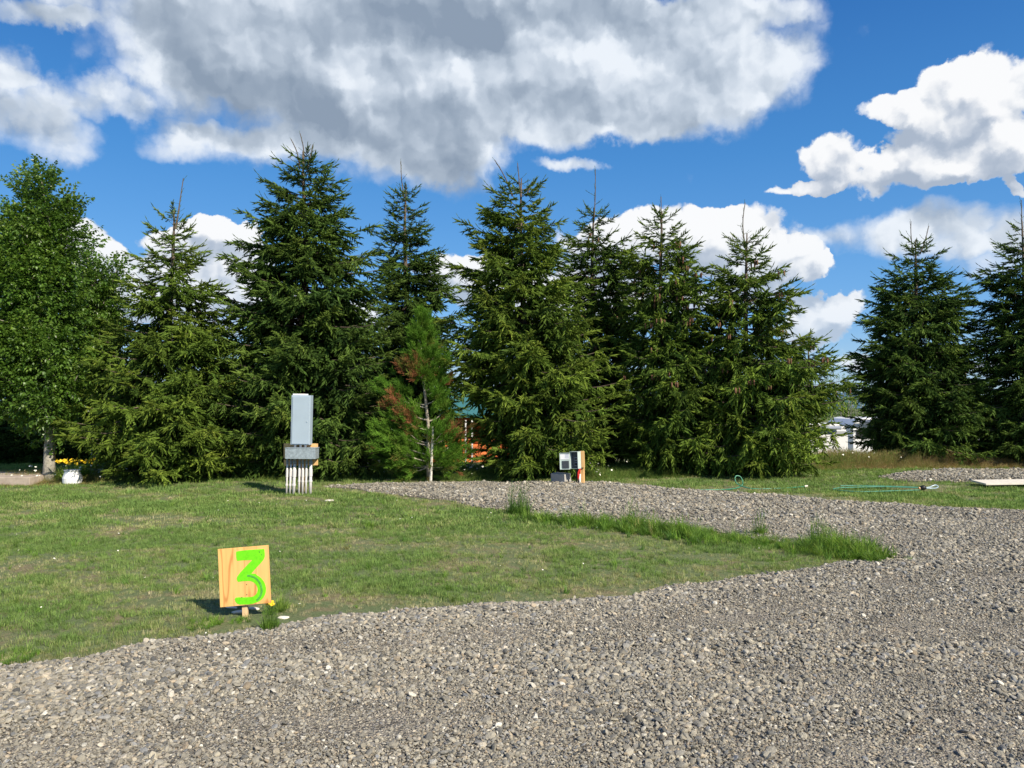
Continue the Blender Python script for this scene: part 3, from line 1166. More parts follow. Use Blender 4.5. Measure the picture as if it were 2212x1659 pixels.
DAISY = [flower_proto('daisy_stock', M_white, 9, .020)]


def daisies():
    xs_, ys_ = [], []
    for (cx, sd_, n) in [(330, 150, 60), (850, 160, 34), (960, 40, 34), (600, 300, 12), (1250, 60, 22), (1490, 25, 14), (1900, 130, 20), (60, 60, 18), (700, 60, 22)]:
        for _ in range(n):
            px = random.gauss(cx, sd_)
            p = G(px, 1040)
            e = float(np.interp(p.x, ex, ey))
            xs_.append(p.x)
            ys_.append(e + random.uniform(-.1, .9))
    x, y = np.array(xs_), np.array(ys_)
    n = len(x)
    z = ground_z(x, y) + rng.uniform(.10, .34, n)
    rot = np.stack([rng.uniform(.5, 1.2, n), rng.normal(0, .4, n), rng.normal(.3, .5, n)], 1)
    tag(scatter('daisies', np.stack([x, y, z], 1), rot, rng.uniform(.5, .95, n), np.zeros(n, int), rng.random(n), DAISY),
        'small white daisies dotted through the grass under the trees', 'flowers', kind='stuff')


daisies()


def clover():
    n = 70
    x, y = rng.uniform(-8, 5, n), rng.uniform(5, 13.5, n)
    k = ~inpoly(x, y, drive_out) & (np.abs(x) < FR * y)
    x, y = x[k], y[k]
    n = len(x)
    tag(scatter('clover_heads', np.stack([x, y, ground_z(x, y) + .035], 1), np.stack([rng.normal(.4, .3, n), rng.normal(0, .3, n), rng.random(n)], 1),
                rng.uniform(.22, .42, n), np.zeros(n, int), rng.random(n), DAISY), 'tiny white flower heads scattered over the mown lawn', 'flowers', kind='stuff')


clover()

# ------------------------------------------------------------------ spruces


def spruce(axis, base_y, prof, label, seed, blue=False, top=None, leaders=(), density=1.0, base_z=0.0, cones=0, tintoff=0.0, hang=.35, open_top=.12):
    """axis: photo column of the stem; base_y: depth in metres; prof: (photo row, left column, right column) of the crown edge"""
    r = np.random.default_rng(seed)
    Y = base_y
    bx = D(axis, 864, Y).x
    root = empty('spruce_tree', (bx, Y, base_z))
    tag(root, label, 'tree', 'row of spruces behind the lawn')
    zs = np.array([D(axis, p[0], Y).z - base_z for p in prof])[::-1]
    Lf = np.array([abs(D(axis, p[0], Y).x - D(p[1], p[0], Y).x) for p in prof])[::-1]
    Rt = np.array([abs(D(p[2], p[0], Y).x - D(axis, p[0], Y).x) for p in prof])[::-1]
    H = zs[-1]
    mb = MB()
    tz = np.linspace(-.1, H + .02, 14)
    wob = [(math.sin(z * 1.3 + seed) * .03, math.cos(z * 1.1 + seed) * .03) for z in tz]
    mb.tube([(w[0], w[1], z) for w, z in zip(wob, tz)], [max(.012, .017 * H * (1 - z / H) ** .8 + .01) for z in tz], 8)
    br = MB()
    P, Fw, U, S, K, T, SH = [], [], [], [], [], [], []

    def put(p, f, u, s, k, t, sh):
        P.append(p); Fw.append(f); U.append(u); S.append(s); K.append(k); T.append(t); SH.append(sh)

    z = max(.30, zs[0] * .9)
    while z < H - .05:
        tt = z / H
        upper = 1 - tt
        nb = int(round((5 + 5 * (1 - tt) ** .5) * (1.0 if z < H * .85 else .65)))
        a0 = r.uniform(0, 6.28)
        for q in range(nb):
            az = a0 + 6.283 * q / nb + r.normal(0, .22)
            zt = z + r.uniform(-.12, .12)
            ca = math.cos(az)
            lw = np.interp(zt, zs, Lf)
            rw = np.interp(zt, zs, Rt)
            rad = lw * (1 - ca) / 2 + rw * (1 + ca) / 2
            if abs(ca) < .6:
                rad = min(rad, (lw + rw) / 2)
            rad *= r.choice([r.uniform(.92, 1.16), r.uniform(.55, .92)], p=[.52, .48])
            rad = max(rad - (.14 * tt) * min(1, rad), .10)
            low = 1 - tt
            dz0 = rad * (.42 * (low - .42)) if low > .42 else rad * (low - .42) * 1.1   # start above the tip low down, below it high up
            z0 = min(max(zt + dz0, .15), H - .05)
            end = np.array([math.cos(az) * rad, math.sin(az) * rad, zt])
            st = np.array([0, 0, z0])
            mid = (st + end) / 2 + np.array([0, 0, -.10 * rad if low > .4 else .02 * rad])
            m = max(5, int(rad / .16))
            ts = np.linspace(0, 1, m)[:, None]
            path = (1 - ts) ** 2 * st + 2 * ts * (1 - ts) * mid + ts ** 2 * end
            path[:, 2] += .06 * rad * np.clip(ts[:, 0] - .7, 0, 1) ** 1.0 / .3
            br.tube([tuple(p) for p in path], [max(.004, .011 * rad * (1 - t) + .004) for t in ts[:, 0]], 4, 0, False)
            btint = r.normal(0, .09)
            bsh = np.clip(r.normal(.5, .22), 0, 1)
            s0 = .16 if rad > .6 else .05
            step = .140 / density
            ln = np.linalg.norm(np.diff(path, axis=0), axis=1).sum()
            kk = max(2, int(ln * (1 - s0) / step))
            for j in range(kk):
                t = s0 + (1 - s0) * (j + r.random()) / kk
                fi = t * (m - 1)
                i0 = min(int(fi), m - 2)
                p = path[i0] + (path[i0 + 1] - path[i0]) * (fi - i0)
                d = path[i0 + 1] - path[i0]
                d /= np.linalg.norm(d)
                side = np.array([-d[1], d[0], 0])
                side /= np.linalg.norm(side) + 1e-9
                sl = min(1.35, (.45 + .9 * (1 - t) * min(rad, 1.6)) * (.55 + .45 * min(1, rad / .8)))
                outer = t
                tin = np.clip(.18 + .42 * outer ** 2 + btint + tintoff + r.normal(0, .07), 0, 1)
                for sg in (-1, 1):
                    if r.random() < .16:
                        continue
                    f = d * r.uniform(.55, 1.0) + side * sg * r.uniform(.5, .95) + np.array([0, 0, r.uniform(-.38, .05)])
                    if r.random() < hang * (low + .15) and rad > .5:
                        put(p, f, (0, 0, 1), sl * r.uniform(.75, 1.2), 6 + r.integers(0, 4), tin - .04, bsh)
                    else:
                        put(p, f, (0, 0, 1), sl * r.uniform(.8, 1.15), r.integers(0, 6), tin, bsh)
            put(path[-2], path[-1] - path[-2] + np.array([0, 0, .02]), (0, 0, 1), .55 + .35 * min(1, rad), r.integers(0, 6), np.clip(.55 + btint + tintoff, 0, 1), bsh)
            if low < .55 and r.random() < .75:
                put(path[-1], path[-1] - path[-2], (0, 0, 1), r.uniform(.5, 1.0), 10 + r.integers(0, 3), .5, .4)
        z += (.165 + .12 * r.random()) * (1.0 if tt < .8 else .8) / density ** .5
    # leading shoots
    for (dx, dy, bend) in leaders:
        tip = D(dx, dy, Y)
        tip = np.array([tip.x - bx, 0, tip.z - base_z])
        b = np.array([tip[0] * .35 if abs(tip[0]) < .6 else tip[0] * .9, 0, H - .35])
        pts = []
        for k in range(7):
            t = k / 6
            p = b + (tip - b) * t
            p[0] += bend * math.sin(t * 3.1) * .5
            pts.append(tuple(p))
        br.tube(pts, [.018, .016, .014, .012, .010, .009, .008], 5)
        for k in range(6):
            a_, b2 = np.array(pts[k]), np.array(pts[k + 1])
            for q in range(2):
                put(a_ + (b2 - a_) * .5 * q, b2 - a_ + r.normal(0, .01, 3), (0, 1, 0), max(.3, np.linalg.norm(b2 - a_) / .36), 10 + r.integers(0, 3), .45, .5)
        for k in range(1, 4):
            for q in range(3):
                a = r.uniform(0, 6.28)
                if k == 3 and q:
                    continue
                put(np.array(pts[k]), np.array([math.cos(a), math.sin(a) * .6, r.uniform(.0, .5)]), (0, 0, 1), r.uniform(.35, .75), 10 + r.integers(0, 3), .5, .4)
    P, Fw, U, S, K, T, SH = (np.array(a, float) for a in (P, Fw, U, S, K, T, SH))
    stock = (SPRB + HANGB if blue else SPR + HANG) + WHIP
    rot = euler_from(Fw, U)
    mb.build('trunk', M_bark, root, smooth=True)
    br.build('branches', M_bark, root)['kind'] = 'stuff'
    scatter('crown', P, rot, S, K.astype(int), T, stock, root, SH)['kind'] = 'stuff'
    if cones:
        cb = MB()
        ct = 0
        while ct < cones:
            i = r.integers(0, len(P))
            p = P[i]
            if p[2] < H * .35 or p[2] > H * .92 or p[1] > 0.1 or math.hypot(p[0], p[1]) < np.interp(p[2], zs, (Lf + Rt) / 2) * .45:
                continue
            for _ in range(r.integers(1, 4)):
                c = Vector(p) + Vector((r.uniform(-.08, .08), r.uniform(-.1, 0), -.06))
                cb.tube([c, c - Vector((0, 0, .035)), c - Vector((0, 0, .09)), c - Vector((0, 0, .12))], [.008, .018, .016, .004], 6)
            ct += 1
        cb.build('cones', M_cone, root, smooth=True)['kind'] = 'stuff'
    return root


spruce(368, 15.6, [(458, 360, 374), (520, 318, 425), (600, 285, 475), (680, 258, 495), (760, 228, 535), (850, 205, 570), (930, 180, 600), (965, 195, 605), (985, 235, 605), (1032, 250, 580)],
       'medium spruce with a crooked bare leader, beside the leafy tree on the left', 1, leaders=[(396, 385, .0), (388, 452, 0)], tintoff=.08)
spruce(655, 16.2, [(330, 636, 676), (370, 590, 725), (430, 548, 757), (500, 518, 795), (580, 505, 815), (660, 490, 845), (740, 478, 858), (820, 472, 865), (900, 478, 860), (1000, 505, 840), (1030, 530, 825)],
       'tallest spruce, full and dark with a tangled twin top, behind the grey meter box', 2, True, leaders=[(648, 288, .1), (676, 312, 0), (628, 300, .1)], density=1.05)
spruce(876, 20.0, [(400, 866, 886), (450, 832, 915), (520, 815, 940), (600, 820, 985), (680, 805, 992), (760, 800, 1000), (850, 785, 1010), (890, 785, 1000), (930, 785, 975), (985, 790, 940)],
       'slim spruce set back behind the young staked tree', 3, True, leaders=[(866, 348, -.05)], base_z=-.1, tintoff=-.05)
spruce(1128, 15.9, [(388, 1108, 1150), (440, 1015, 1188), (520, 1000, 1222), (600, 985, 1250), (700, 962, 1290), (800, 955, 1312), (870, 985, 1328), (905, 1030, 1335), (980, 1040, 1330), (1020, 1050, 1310)],
       'broad bright green spruce with three spiky tops, behind the small power pedestal', 4, leaders=[(1068, 345, .08), (1118, 352, 0), (1150, 392, 0)], density=1.1, tintoff=.14)
spruce(1282, 19.0, [(450, 1272, 1294), (500, 1235, 1345), (560, 1218, 1390), (650, 1210, 1405), (760, 1215, 1420), (900, 1225, 1430), (1000, 1230, 1430)],
       'dark spruce with a long thin top, squeezed behind the broad bright one', 5, leaders=[(1286, 366, .03)], cones=26, hang=.6, tintoff=-.05)
spruce(1430, 16.8, [(458, 1418, 1442), (500, 1378, 1480), (560, 1350, 1525), (640, 1332, 1562), (740, 1330, 1600), (850, 1345, 1640), (950, 1350, 1650), (1010, 1375, 1640)],
       'cone-laden spruce with hanging twigs, right of the power pedestal', 6, leaders=[(1428, 425, 0)], cones=60, hang=.7, tintoff=.05)
spruce(1614, 16.3, [(505, 1602, 1632), (560, 1545, 1672), (630, 1530, 1715), (700, 1505, 1758), (780, 1492, 1805), (860, 1484, 1822), (900, 1484, 1795), (960, 1490, 1785), (1010, 1510, 1760)],
       'wide spruce with a thin whip top, last before the gap showing the white trailer', 7, leaders=[(1610, 438, -.12)], cones=40, hang=.6, tintoff=.10)
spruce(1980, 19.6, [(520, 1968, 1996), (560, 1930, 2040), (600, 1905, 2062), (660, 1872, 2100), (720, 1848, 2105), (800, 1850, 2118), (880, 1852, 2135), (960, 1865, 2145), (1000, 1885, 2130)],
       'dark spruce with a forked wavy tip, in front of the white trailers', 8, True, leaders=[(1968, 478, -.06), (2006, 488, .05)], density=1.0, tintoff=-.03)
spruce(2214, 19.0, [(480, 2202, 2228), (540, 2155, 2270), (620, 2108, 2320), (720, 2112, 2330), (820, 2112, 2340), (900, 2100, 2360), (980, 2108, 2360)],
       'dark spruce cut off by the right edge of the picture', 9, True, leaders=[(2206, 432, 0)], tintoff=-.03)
spruce(500, 21.5, [(700, 490, 510), (760, 455, 545), (840, 430, 575), (920, 420, 590), (1000, 420, 590)],
       'short spruce far back between the crooked-leader spruce and the tallest one', 10, True, base_z=-.8, tintoff=-.08)
spruce(1745, 18.5, [(735, 1738, 1752), (765, 1715, 1785), (800, 1690, 1808), (870, 1680, 1800), (900, 1680, 1765), (980, 1680, 1760)],
       'low spruce tucked behind the wide whip-topped spruce', 11, base_z=-.1, tintoff=.05)
spruce(2085, 22.0, [(770, 2078, 2092), (820, 2040, 2130), (880, 2020, 2150), (960, 2010, 2165), (1000, 2010, 2165)],
       'low dark spruce filling the gap between the two rightmost spruces', 12, True, base_z=-.6, tintoff=-.1)


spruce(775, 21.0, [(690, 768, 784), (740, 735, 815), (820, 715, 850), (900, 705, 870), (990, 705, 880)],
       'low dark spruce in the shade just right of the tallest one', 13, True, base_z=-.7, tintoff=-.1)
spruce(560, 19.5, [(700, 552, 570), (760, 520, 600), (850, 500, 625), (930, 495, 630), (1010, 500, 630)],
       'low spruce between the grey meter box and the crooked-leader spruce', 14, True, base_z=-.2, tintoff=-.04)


# ------------------------------------------------------------------ leafy trees
def leafy(axis, Y, base_row, prof, label, seed, trunk_r, trunk_top, leaders, base_z=0.0, step=.052, mbark=None):
    r = np.random.default_rng(seed)
    bx = D(axis, 864, Y).x
    root = empty('leafy_tree', (bx, Y, base_z))
    tag(root, label, 'tree')
    zs = np.array([D(axis, p[0], Y).z - base_z for p in prof])[::-1]
    xl = np.array([D(p[1], p[0], Y).x - bx for p in prof])[::-1]
    xr = np.array([D(p[2], p[0], Y).x - bx for p in prof])[::-1]
    H = zs[-1]
    mb = MB()
    hh = np.linspace(-.1, H * .9, 12)
    mb.tube([(math.sin(z * 1.1) * .02 * z / 2, 0, z) for z in hh], [trunk_r * (1.25 if z < .1 else 1) * (1 - z / H * .85) + .008 for z in hh], 12)
    mb.build('trunk', mbark or M_bark_grey, root, smooth=True)
    br = MB()
    P, Fw, S, T, SH = [], [], [], [], []
    nb = 96
    tips = [(D(dx, dy, Y).x - bx, D(dx, dy + 20, Y).z - base_z) for dx, dy in leaders]
    for q in range(nb + len(tips)):
        if q < nb:
            z0 = zs[0] * .8 + (H * .88 - zs[0] * .8) * (q + r.random()) / nb
            zt = min(z0 + r.uniform(.25, 1.0) * (1.0 - .4 * z0 / H), H * .99)
            az = q * 2.4 + r.normal(0, .3)
            l, rr = np.interp(zt, zs, xl), np.interp(zt, zs, xr)
            cxx, hw = (l + rr) / 2, max(.15, (rr - l) / 2 - .26)
            k = r.uniform(.72, 1.05)
            end = np.array([cxx + math.cos(az) * hw * k, math.sin(az) * hw * k, zt])
        else:
            tx, tzz = tips[q - nb]
            z0 = tzz - 1.3
            end = np.array([tx, r.uniform(-.3, .3), tzz])
        st = np.array([0, 0, z0])
        mid = st * .45 + end * .55 + np.array([0, 0, -.12])
        m = 8
        ts = np.linspace(0, 1, m)[:, None]
        path = (1 - ts) ** 2 * st + 2 * ts * (1 - ts) * mid + ts ** 2 * end
        br.tube([tuple(p) for p in path], [.022 * (1 - t) + .004 for t in ts[:, 0]], 5, 0, False)
        ln = np.linalg.norm(np.diff(path, axis=0), axis=1).sum()
        kk = int(ln / step)
        bt, bs = r.normal(0, .12), np.clip(r.normal(.5, .2), 0, 1)
        for j in range(kk):
            t = .12 + .88 * (j + r.random()) / kk
            fi = min(t, .999) * (m - 1)
            i0 = int(fi)
            p = path[i0] + (path[i0 + 1] - path[i0]) * (fi - i0)
            for _ in range(3):
                sp = .20 * (1.15 - t * .75)
                o = r.normal(0, 1, 3) * sp * np.array([1, 1, .8])
                P.append(p + o * .8)
                Fw.append(o + (path[i0 + 1] - path[i0]) + np.array([0, 0, .02]))
                S.append(r.uniform(.8, 1.25))
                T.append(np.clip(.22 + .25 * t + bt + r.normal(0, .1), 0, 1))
                SH.append(bs)
    P, Fw = np.array(P), np.array(Fw)
    br.build('branches', mbark or M_bark_grey, root)['kind'] = 'stuff'
    n = len(P)
    rot = euler_from(Fw, np.tile([0, 0, 1.0], (n, 1)))
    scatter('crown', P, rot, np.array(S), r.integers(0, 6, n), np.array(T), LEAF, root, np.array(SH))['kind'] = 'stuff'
    return root


leafy(108, 15.0, 1045, [(425, 40, 115), (470, -5, 135), (540, -40, 152), (600, -60, 170), (700, -80, 182), (800, -90, 190), (860, -80, 200), (905, -40, 180)],
      'leafy deciduous tree with a pale speckled trunk, at the left edge', 31, .10, 900, [(25, 362), (75, 355), (102, 352), (142, 405), (148, 430)])
leafy(205, 17.0, 1040, [(555, 165, 235), (600, 150, 262), (660, 140, 275), (720, 140, 280), (800, 140, 280), (880, 145, 270), (930, 150, 265)],
      'smaller leafy tree peeking out behind the pale trunked one', 32, .06, 900, [(185, 492), (232, 548), (262, 556), (170, 530)], base_z=0.0, step=.085)


def shrub(dx, Y, top, w, label, base_z, seed):
    r = np.random.default_rng(seed)
    b = D(dx, 864, Y)
    root = empty('shrub', (b.x, Y, base_z))
    tag(root, label, 'shrub')
    H = D(dx, top, Y).z - base_z
    br, P, Fw = MB(), [], []
    for q in range(16):
        a = r.uniform(0, 6.28)
        e = np.array([math.cos(a) * w * r.uniform(.2, 1), math.sin(a) * w * r.uniform(.2, 1), H * r.uniform(.6, 1)])
        pts = [e * t * np.array([t ** .5, t ** .5, 1]) for t in np.linspace(0, 1, 6)]
        br.tube([tuple(p) for p in pts], [.02, .016, .012, .009, .006, .004], 4, 0, False)
        for j in range(22):
            t = r.uniform(.25, .97)
            p = e * t * np.array([t ** .5, t ** .5, 1])
            o = r.normal(0, .13, 3)
            P.append(p + o)
            Fw.append(o + np.array([0, 0, .1]))
    n = len(P)
    br.build('stems', M_bark_grey, root)['kind'] = 'stuff'
    scatter('crown', np.array(P), euler_from(np.array(Fw), np.tile([0, 0, 1.0], (n, 1))), r.uniform(.6, 1.1, n), r.integers(0, 6, n), r.uniform(.3, .9, n), LEAF, root)['kind'] = 'stuff'


shrub(1826, 33.0, 775, .7, 'sparse pale green sapling in the gap left of the forked-tip spruce', -2.1, 51)
shrub(1850, 34.0, 835, 1.1, 'bushy green shrub behind the white trailer corner', -2.1, 52)


# young staked tree with browned foliage
def young_tree():
    r = np.random.default_rng(77)
    Y = 15.1
    b = D(922, 864, Y)
    root = empty('young_tree', (b.x, Y, 0))
    tag(root, 'young feathery conifer with browned patches tied to a pale stake', 'tree')
    L = lambda dx, dy: np.array([D(dx, dy, Y).x - b.x, 0, D(dx, dy, Y).z])
    axis = [L(926, 1036), L(925, 960), L(925, 920), L(918, 850), L(912, 800), L(908, 740), L(912, 690), L(915, 672)]
    mb = MB()
    mb.tube([tuple(a) for a in axis], [.042, .038, .034, .027, .019, .012, .008, .005], 8)
    mb.build('trunk', M_twig, root, smooth=True)
    br = MB()
    P, Fw, S, T = [], [], [], []
    # branch ends in the photograph: column, row, depth offset, clump size, tint
    ends = [(915, 700, 0, .16, .2), (905, 730, -.1, .16, .25), (925, 735, .1, .16, .2), (890, 765, .1, .18, .25), (940, 770, -.1, .2, .2), (950, 790, .1, .2, .25),
            (880, 795, -.1, .12, .8), (905, 800, -.2, .2, .75), (925, 810, -.2, .2, .35), (950, 820, 0, .16, .3), (965, 825, 0, .06, .85),
            (830, 840, -.2, .2, .2), (845, 870, -.25, .15, .9), (862, 845, 0, .17, .35), (872, 900, -.3, .2, .8), (890, 885, -.2, .22, .4), (950, 850, -.1, .2, .2),
            (960, 885, .1, .22, .4), (880, 930, -.1, .25, .2), (850, 925, -.3, .28, .3), (835, 955, -.3, .3, .35), (865, 965, -.2, .28, .4), (900, 925, .1, .22, .3),
            (955, 935, -.2, .25, .2), (975, 960, 0, .3, .25), (950, 990, -.1, .28, .3), (900, 1000, 0, .3, .3), (985, 930, .2, .2, .8), (860, 1000, .2, .28, .3), (975, 1000, .1, .25, .35), (840, 985, .1, .3, .3), (820, 935, -.1, .28, .3), (1000, 975, .3, .3, .35), (875, 1015, .1, .3, .3)]
    for (dx, dy, yo, cs, tn) in ends:
        e = L(dx, dy)
        e[1] = yo if (abs(dx - 922) > 22 or dy < 835) else abs(yo) + .12
        az_ = np.array(axis)
        zstart = min(max(e[2] - .35 * abs(e[0] - np.interp(e[2], az_[:, 2], az_[:, 0])) - .1, .3), axis[-1][2] - .1)
        st = np.array([np.interp(zstart, az_[:, 2], az_[:, 0]), 0, zstart])
        pts = [tuple(st + (e - st) * t + np.array([0, 0, -.06 * math.sin(t * 3.14)])) for t in np.linspace(0, 1, 6)]
        br.tube(pts, [.016, .014, .011, .009, .007, .004], 5, 0, False)
        n = int(14 + cs * 105)
        for _ in range(n):
            o = r.normal(0, 1, 3) * cs * .5
            t = r.uniform(.5, 1)
            p = st + (e - st) * t + o * (.35 + .65 * t)
            P.append(p)
            f = (e - st) * .7 + o * 1.4 + np.array([0, 0, .22])
            Fw.append(f)
            S.append(r.uniform(.5, .8))
            T.append(np.clip(tn - .10 + r.normal(0, .09) + (.35 if (o[2] < -cs * .45 and r.random() < .35) else 0), 0, 1))
    for z in np.linspace(2.0, axis[-1][2], 46):
        for _ in range(3):
            a = r.uniform(0, 6.28)
            w = np.clip((axis[-1][2] - z) * .35, 0, .16)
            P.append(np.array([np.interp(z, az_[:, 2], az_[:, 0]) + math.cos(a) * w, math.sin(a) * w, z - .1]))
            Fw.append(np.array([math.cos(a) * .45, math.sin(a) * .45, 1.0]))
            S.append(r.uniform(.45, .75))
            T.append(np.clip(r.normal(.25, .08), 0, 1))
    n = len(P)
    br.build('branches', M_twig, root)['kind'] = 'stuff'
    scatter('crown', np.array(P), euler_from(np.array(Fw), np.tile([0.1, -1.0, .3], (n, 1))), np.array(S), r.integers(0, 4, n), np.array(T), FEA, root)['kind'] = 'stuff'
    s = MB()
    s0, s1 = D(930, 1036, 14.9), D(935, 922, 14.9)
    s.tube([(0, 0, -.1), (s1.x - s0.x, .02, s1.z)], [.026, .022], 6)
    o = s.build('stake', M_stake)
    o.location = (s0.x, 14.9, 0)
    tag(o, 'pale wooden stake driven in beside the young tree', 'stake')


young_tree()

# ------------------------------------------------------------------ numbered sign
def sign():
    Y = 5.72
    foot = G(529, 1333)
    root = empty('number_sign', (foot.x, foot.y, float(ground_z(foot.x, foot.y))), R(6))
    tag(root, 'small plywood sign painted with a lime green number 3, on a stub post', 'sign')
    px = foot.y / F
    W, H = .362, .420
    cx = (245.4 - 245.0) * px
    cz = (616.8 - 576.0) * px
    mb = MB()
    mb.box((0, 0, 0), (W, .014, H))
    bd = mb.build('board', M_ply, root, bevel=.0015)
    bd.location = (cx, -.030, cz)
    bd.rotation_euler = (R(-3), R(-3.6), 0)
    quad = [(312, 245), (1003, 208), (300, 1058), (980, 985)]

    def loc(p):
        v = .5
        for _ in range(4):
            lx = quad[0][0] + (quad[2][0] - quad[0][0]) * v
            rx_ = quad[1][0] + (quad[3][0] - quad[1][0]) * v
            u = (p[0] - lx) / (rx_ - lx)
            ty = quad[0][1] + (quad[1][1] - quad[0][1]) * u
            by_ = quad[2][1] + (quad[3][1] - quad[2][1]) * u
            v = (p[1] - ty) / (by_ - ty)
        return ((u - .5) * W, (.5 - v) * H)

    def paint(name, pts, m, y, par):
        bm = bmesh.new()
        vs = [bm.verts.new((loc(p)[0], y, loc(p)[1])) for p in pts]
        f = bm.faces.new(vs)
        ex_ = bmesh.ops.extrude_face_region(bm, geom=[f])
        for g_ in ex_['geom']:
            if isinstance(g_, bmesh.types.BMVert):
                g_.co.y += .0012
        bmesh.ops.triangulate(bm, faces=bm.faces[:])
        bmesh.ops.recalc_face_normals(bm, faces=bm.faces[:])
        me = bpy.data.meshes.new(name)
        bm.to_mesh(me)
        bm.free()
        me.materials.append(m)
        o = bpy.data.objects.new(name, me)
        COL.objects.link(o)
        o.parent = par
        return o

    def arc(cx_, cy_, rx_, ry_, a0, a1, n):
        return [(cx_ + rx_ * math.cos(R(a0 + (a1 - a0) * k / n)), cy_ + ry_ * math.sin(R(a0 + (a1 - a0) * k / n))) for k in range(n + 1)]
    three = [(560, 285), (640, 272), (790, 264), (944, 258), (946, 320), (942, 365), (925, 400), (895, 435), (850, 480), (800, 530), (745, 590), (800, 592)]
    three += arc(725, 790, 202, 200, -62, 75, 16)
    three += [(740, 998), (680, 1010), (560, 1014), (528, 1000), (508, 975), (500, 935), (520, 918), (560, 914), (640, 915), (700, 910)]
    three += arc(700, 800, 116, 112, 75, -72, 12)
    three += [(700, 690), (620, 694), (560, 703), (546, 680), (544, 655), (556, 625), (600, 570), (680, 490), (730, 440), (772, 404), (700, 405), (620, 408), (562, 411), (556, 350)]
    p3 = paint('painted_number', three, M_green, -.0085, bd)
    p3['label'] = 'lime green number 3'
    sw = arc(700, 800, 182, 196, -95, 58, 18) + arc(700, 800, 155, 168, 58, -95, 18)
    o = paint('brush_stroke', sw, M_green2, -.0097, bd)
    for (a, b_) in [(903, 335), (878, 297), (672, 738), (666, 876), (598, 912)]:
        x, z = loc((a, b_))
        mb = MB()
        mb.tube([(x, -.0075, z), (x, -.0108, z)], .0030, 8)
        mb.build('nail', M_nail, bd)
    mb = MB()
    mb.box((0, 0, 0), (.038, .036, .34))
    ps = mb.build('post', M_post, root, bevel=.002)
    ps.location = (0, -.003, .12)
    ps.rotation_euler = (R(-3), R(-3), 0)


sign()


def rocks():
    for i, (dx, dy, s, sx_, lab, m) in enumerate([
            (515, 1326, .032, 1.5, 'pale flat rock just left behind the sign post', M_board),
            (548, 1318, .026, 2.0, 'long whitish stone just right behind the sign post', M_board),
            (500, 1316, .022, 2.2, 'slim white stone in the shadow of the numbered sign', M_board),
            (612, 1338, .028, 1.5, 'small pale yellow stone lying right of the numbered sign', M_board),
            (712, 1084, .05, 1.6, 'pale flat stone at the left tip of the back gravel', M_board),
            (1208, 1318, .02, 1.3, 'small white stone at the front edge of the lawn', M_board)]):
        p = G(dx, dy)
        bm = bmesh.new()
        bmesh.ops.create_icosphere(bm, subdivisions=2, radius=1)
        rr = random.Random(i)
        for v in bm.verts:
            k = 1 + rr.uniform(-.14, .14)
            v.co = Vector((v.co.x * s * sx_ * k, v.co.y * s * .8 * k, v.co.z * s * .42 * k))
        me = bpy.data.meshes.new('rock')
        bm.to_mesh(me)
        bm.free()
        me.materials.append(m)
        o = bpy.data.objects.new('rock', me)
        COL.objects.link(o)
        o.location = (p.x, p.y, float(ground_z(p.x, p.y)) + s * .25)
        o.rotation_euler = (0, 0, rr.uniform(-.4, .4))
        tag(o, lab, 'stone')


rocks()


def dandelion():
    p = G(585, 1330)
    root = empty('dandelion', (p.x, p.y, float(ground_z(p.x, p.y))))
    tag(root, 'small yellow flowering weed just right of the numbered sign', 'weed')
    r = random.Random(5)
    mb = MB()
    for k in range(26):
        a = r.uniform(0, 6.28)
        blade(mb, (0, 0, 0), (math.cos(a), math.sin(a), 0), r.uniform(.05, .12), .006, r.uniform(.5, 1.8), 3)
    mb.build('leaves', M_weed, root)
    fl = flower_proto('flower', M_yellow, 12, .016)
    for (x, y, z) in [(-.015, -.02, .085), (.015, -.01, .08), (.0, .02, .09)]:
        o = bpy.data.objects.new('flower', fl.data)
        COL.objects.link(o)
        o.parent = root
        o.location = (x, y, z)
        o.rotation_euler = (.5, 0, 0)
        s = MB()
        s.tube([(0, 0, 0), (-x * .5, -y * .5, -z)], .0015, 4)
        s.build('stem', M_weed, o)


dandelion()
clump(583, 1366, 14, .045, .12, 'tall dark weed at the gravel edge below the yellow flower', True, .35)
clump(520, 1345, 14, .07, .05, 'low green rosette in front of the sign post', False, .35, 1.0)
clump(440, 1352, 26, .12, .06, 'leafy low patch left of the numbered sign', False, .45, 1.0)
clump(615, 1318, 7, .07, .13, 'arching thin grass right of the numbered sign', False, .7, .6)
clump(30, 1420, 26, .14, .07, 'broad leafy weed at the left end of the gravel edge', False, .35, 1.0)
clump(800, 1140, 7, .05, .11, 'thin upright grass sprig alone in the middle of the lawn', False, .5, .3)


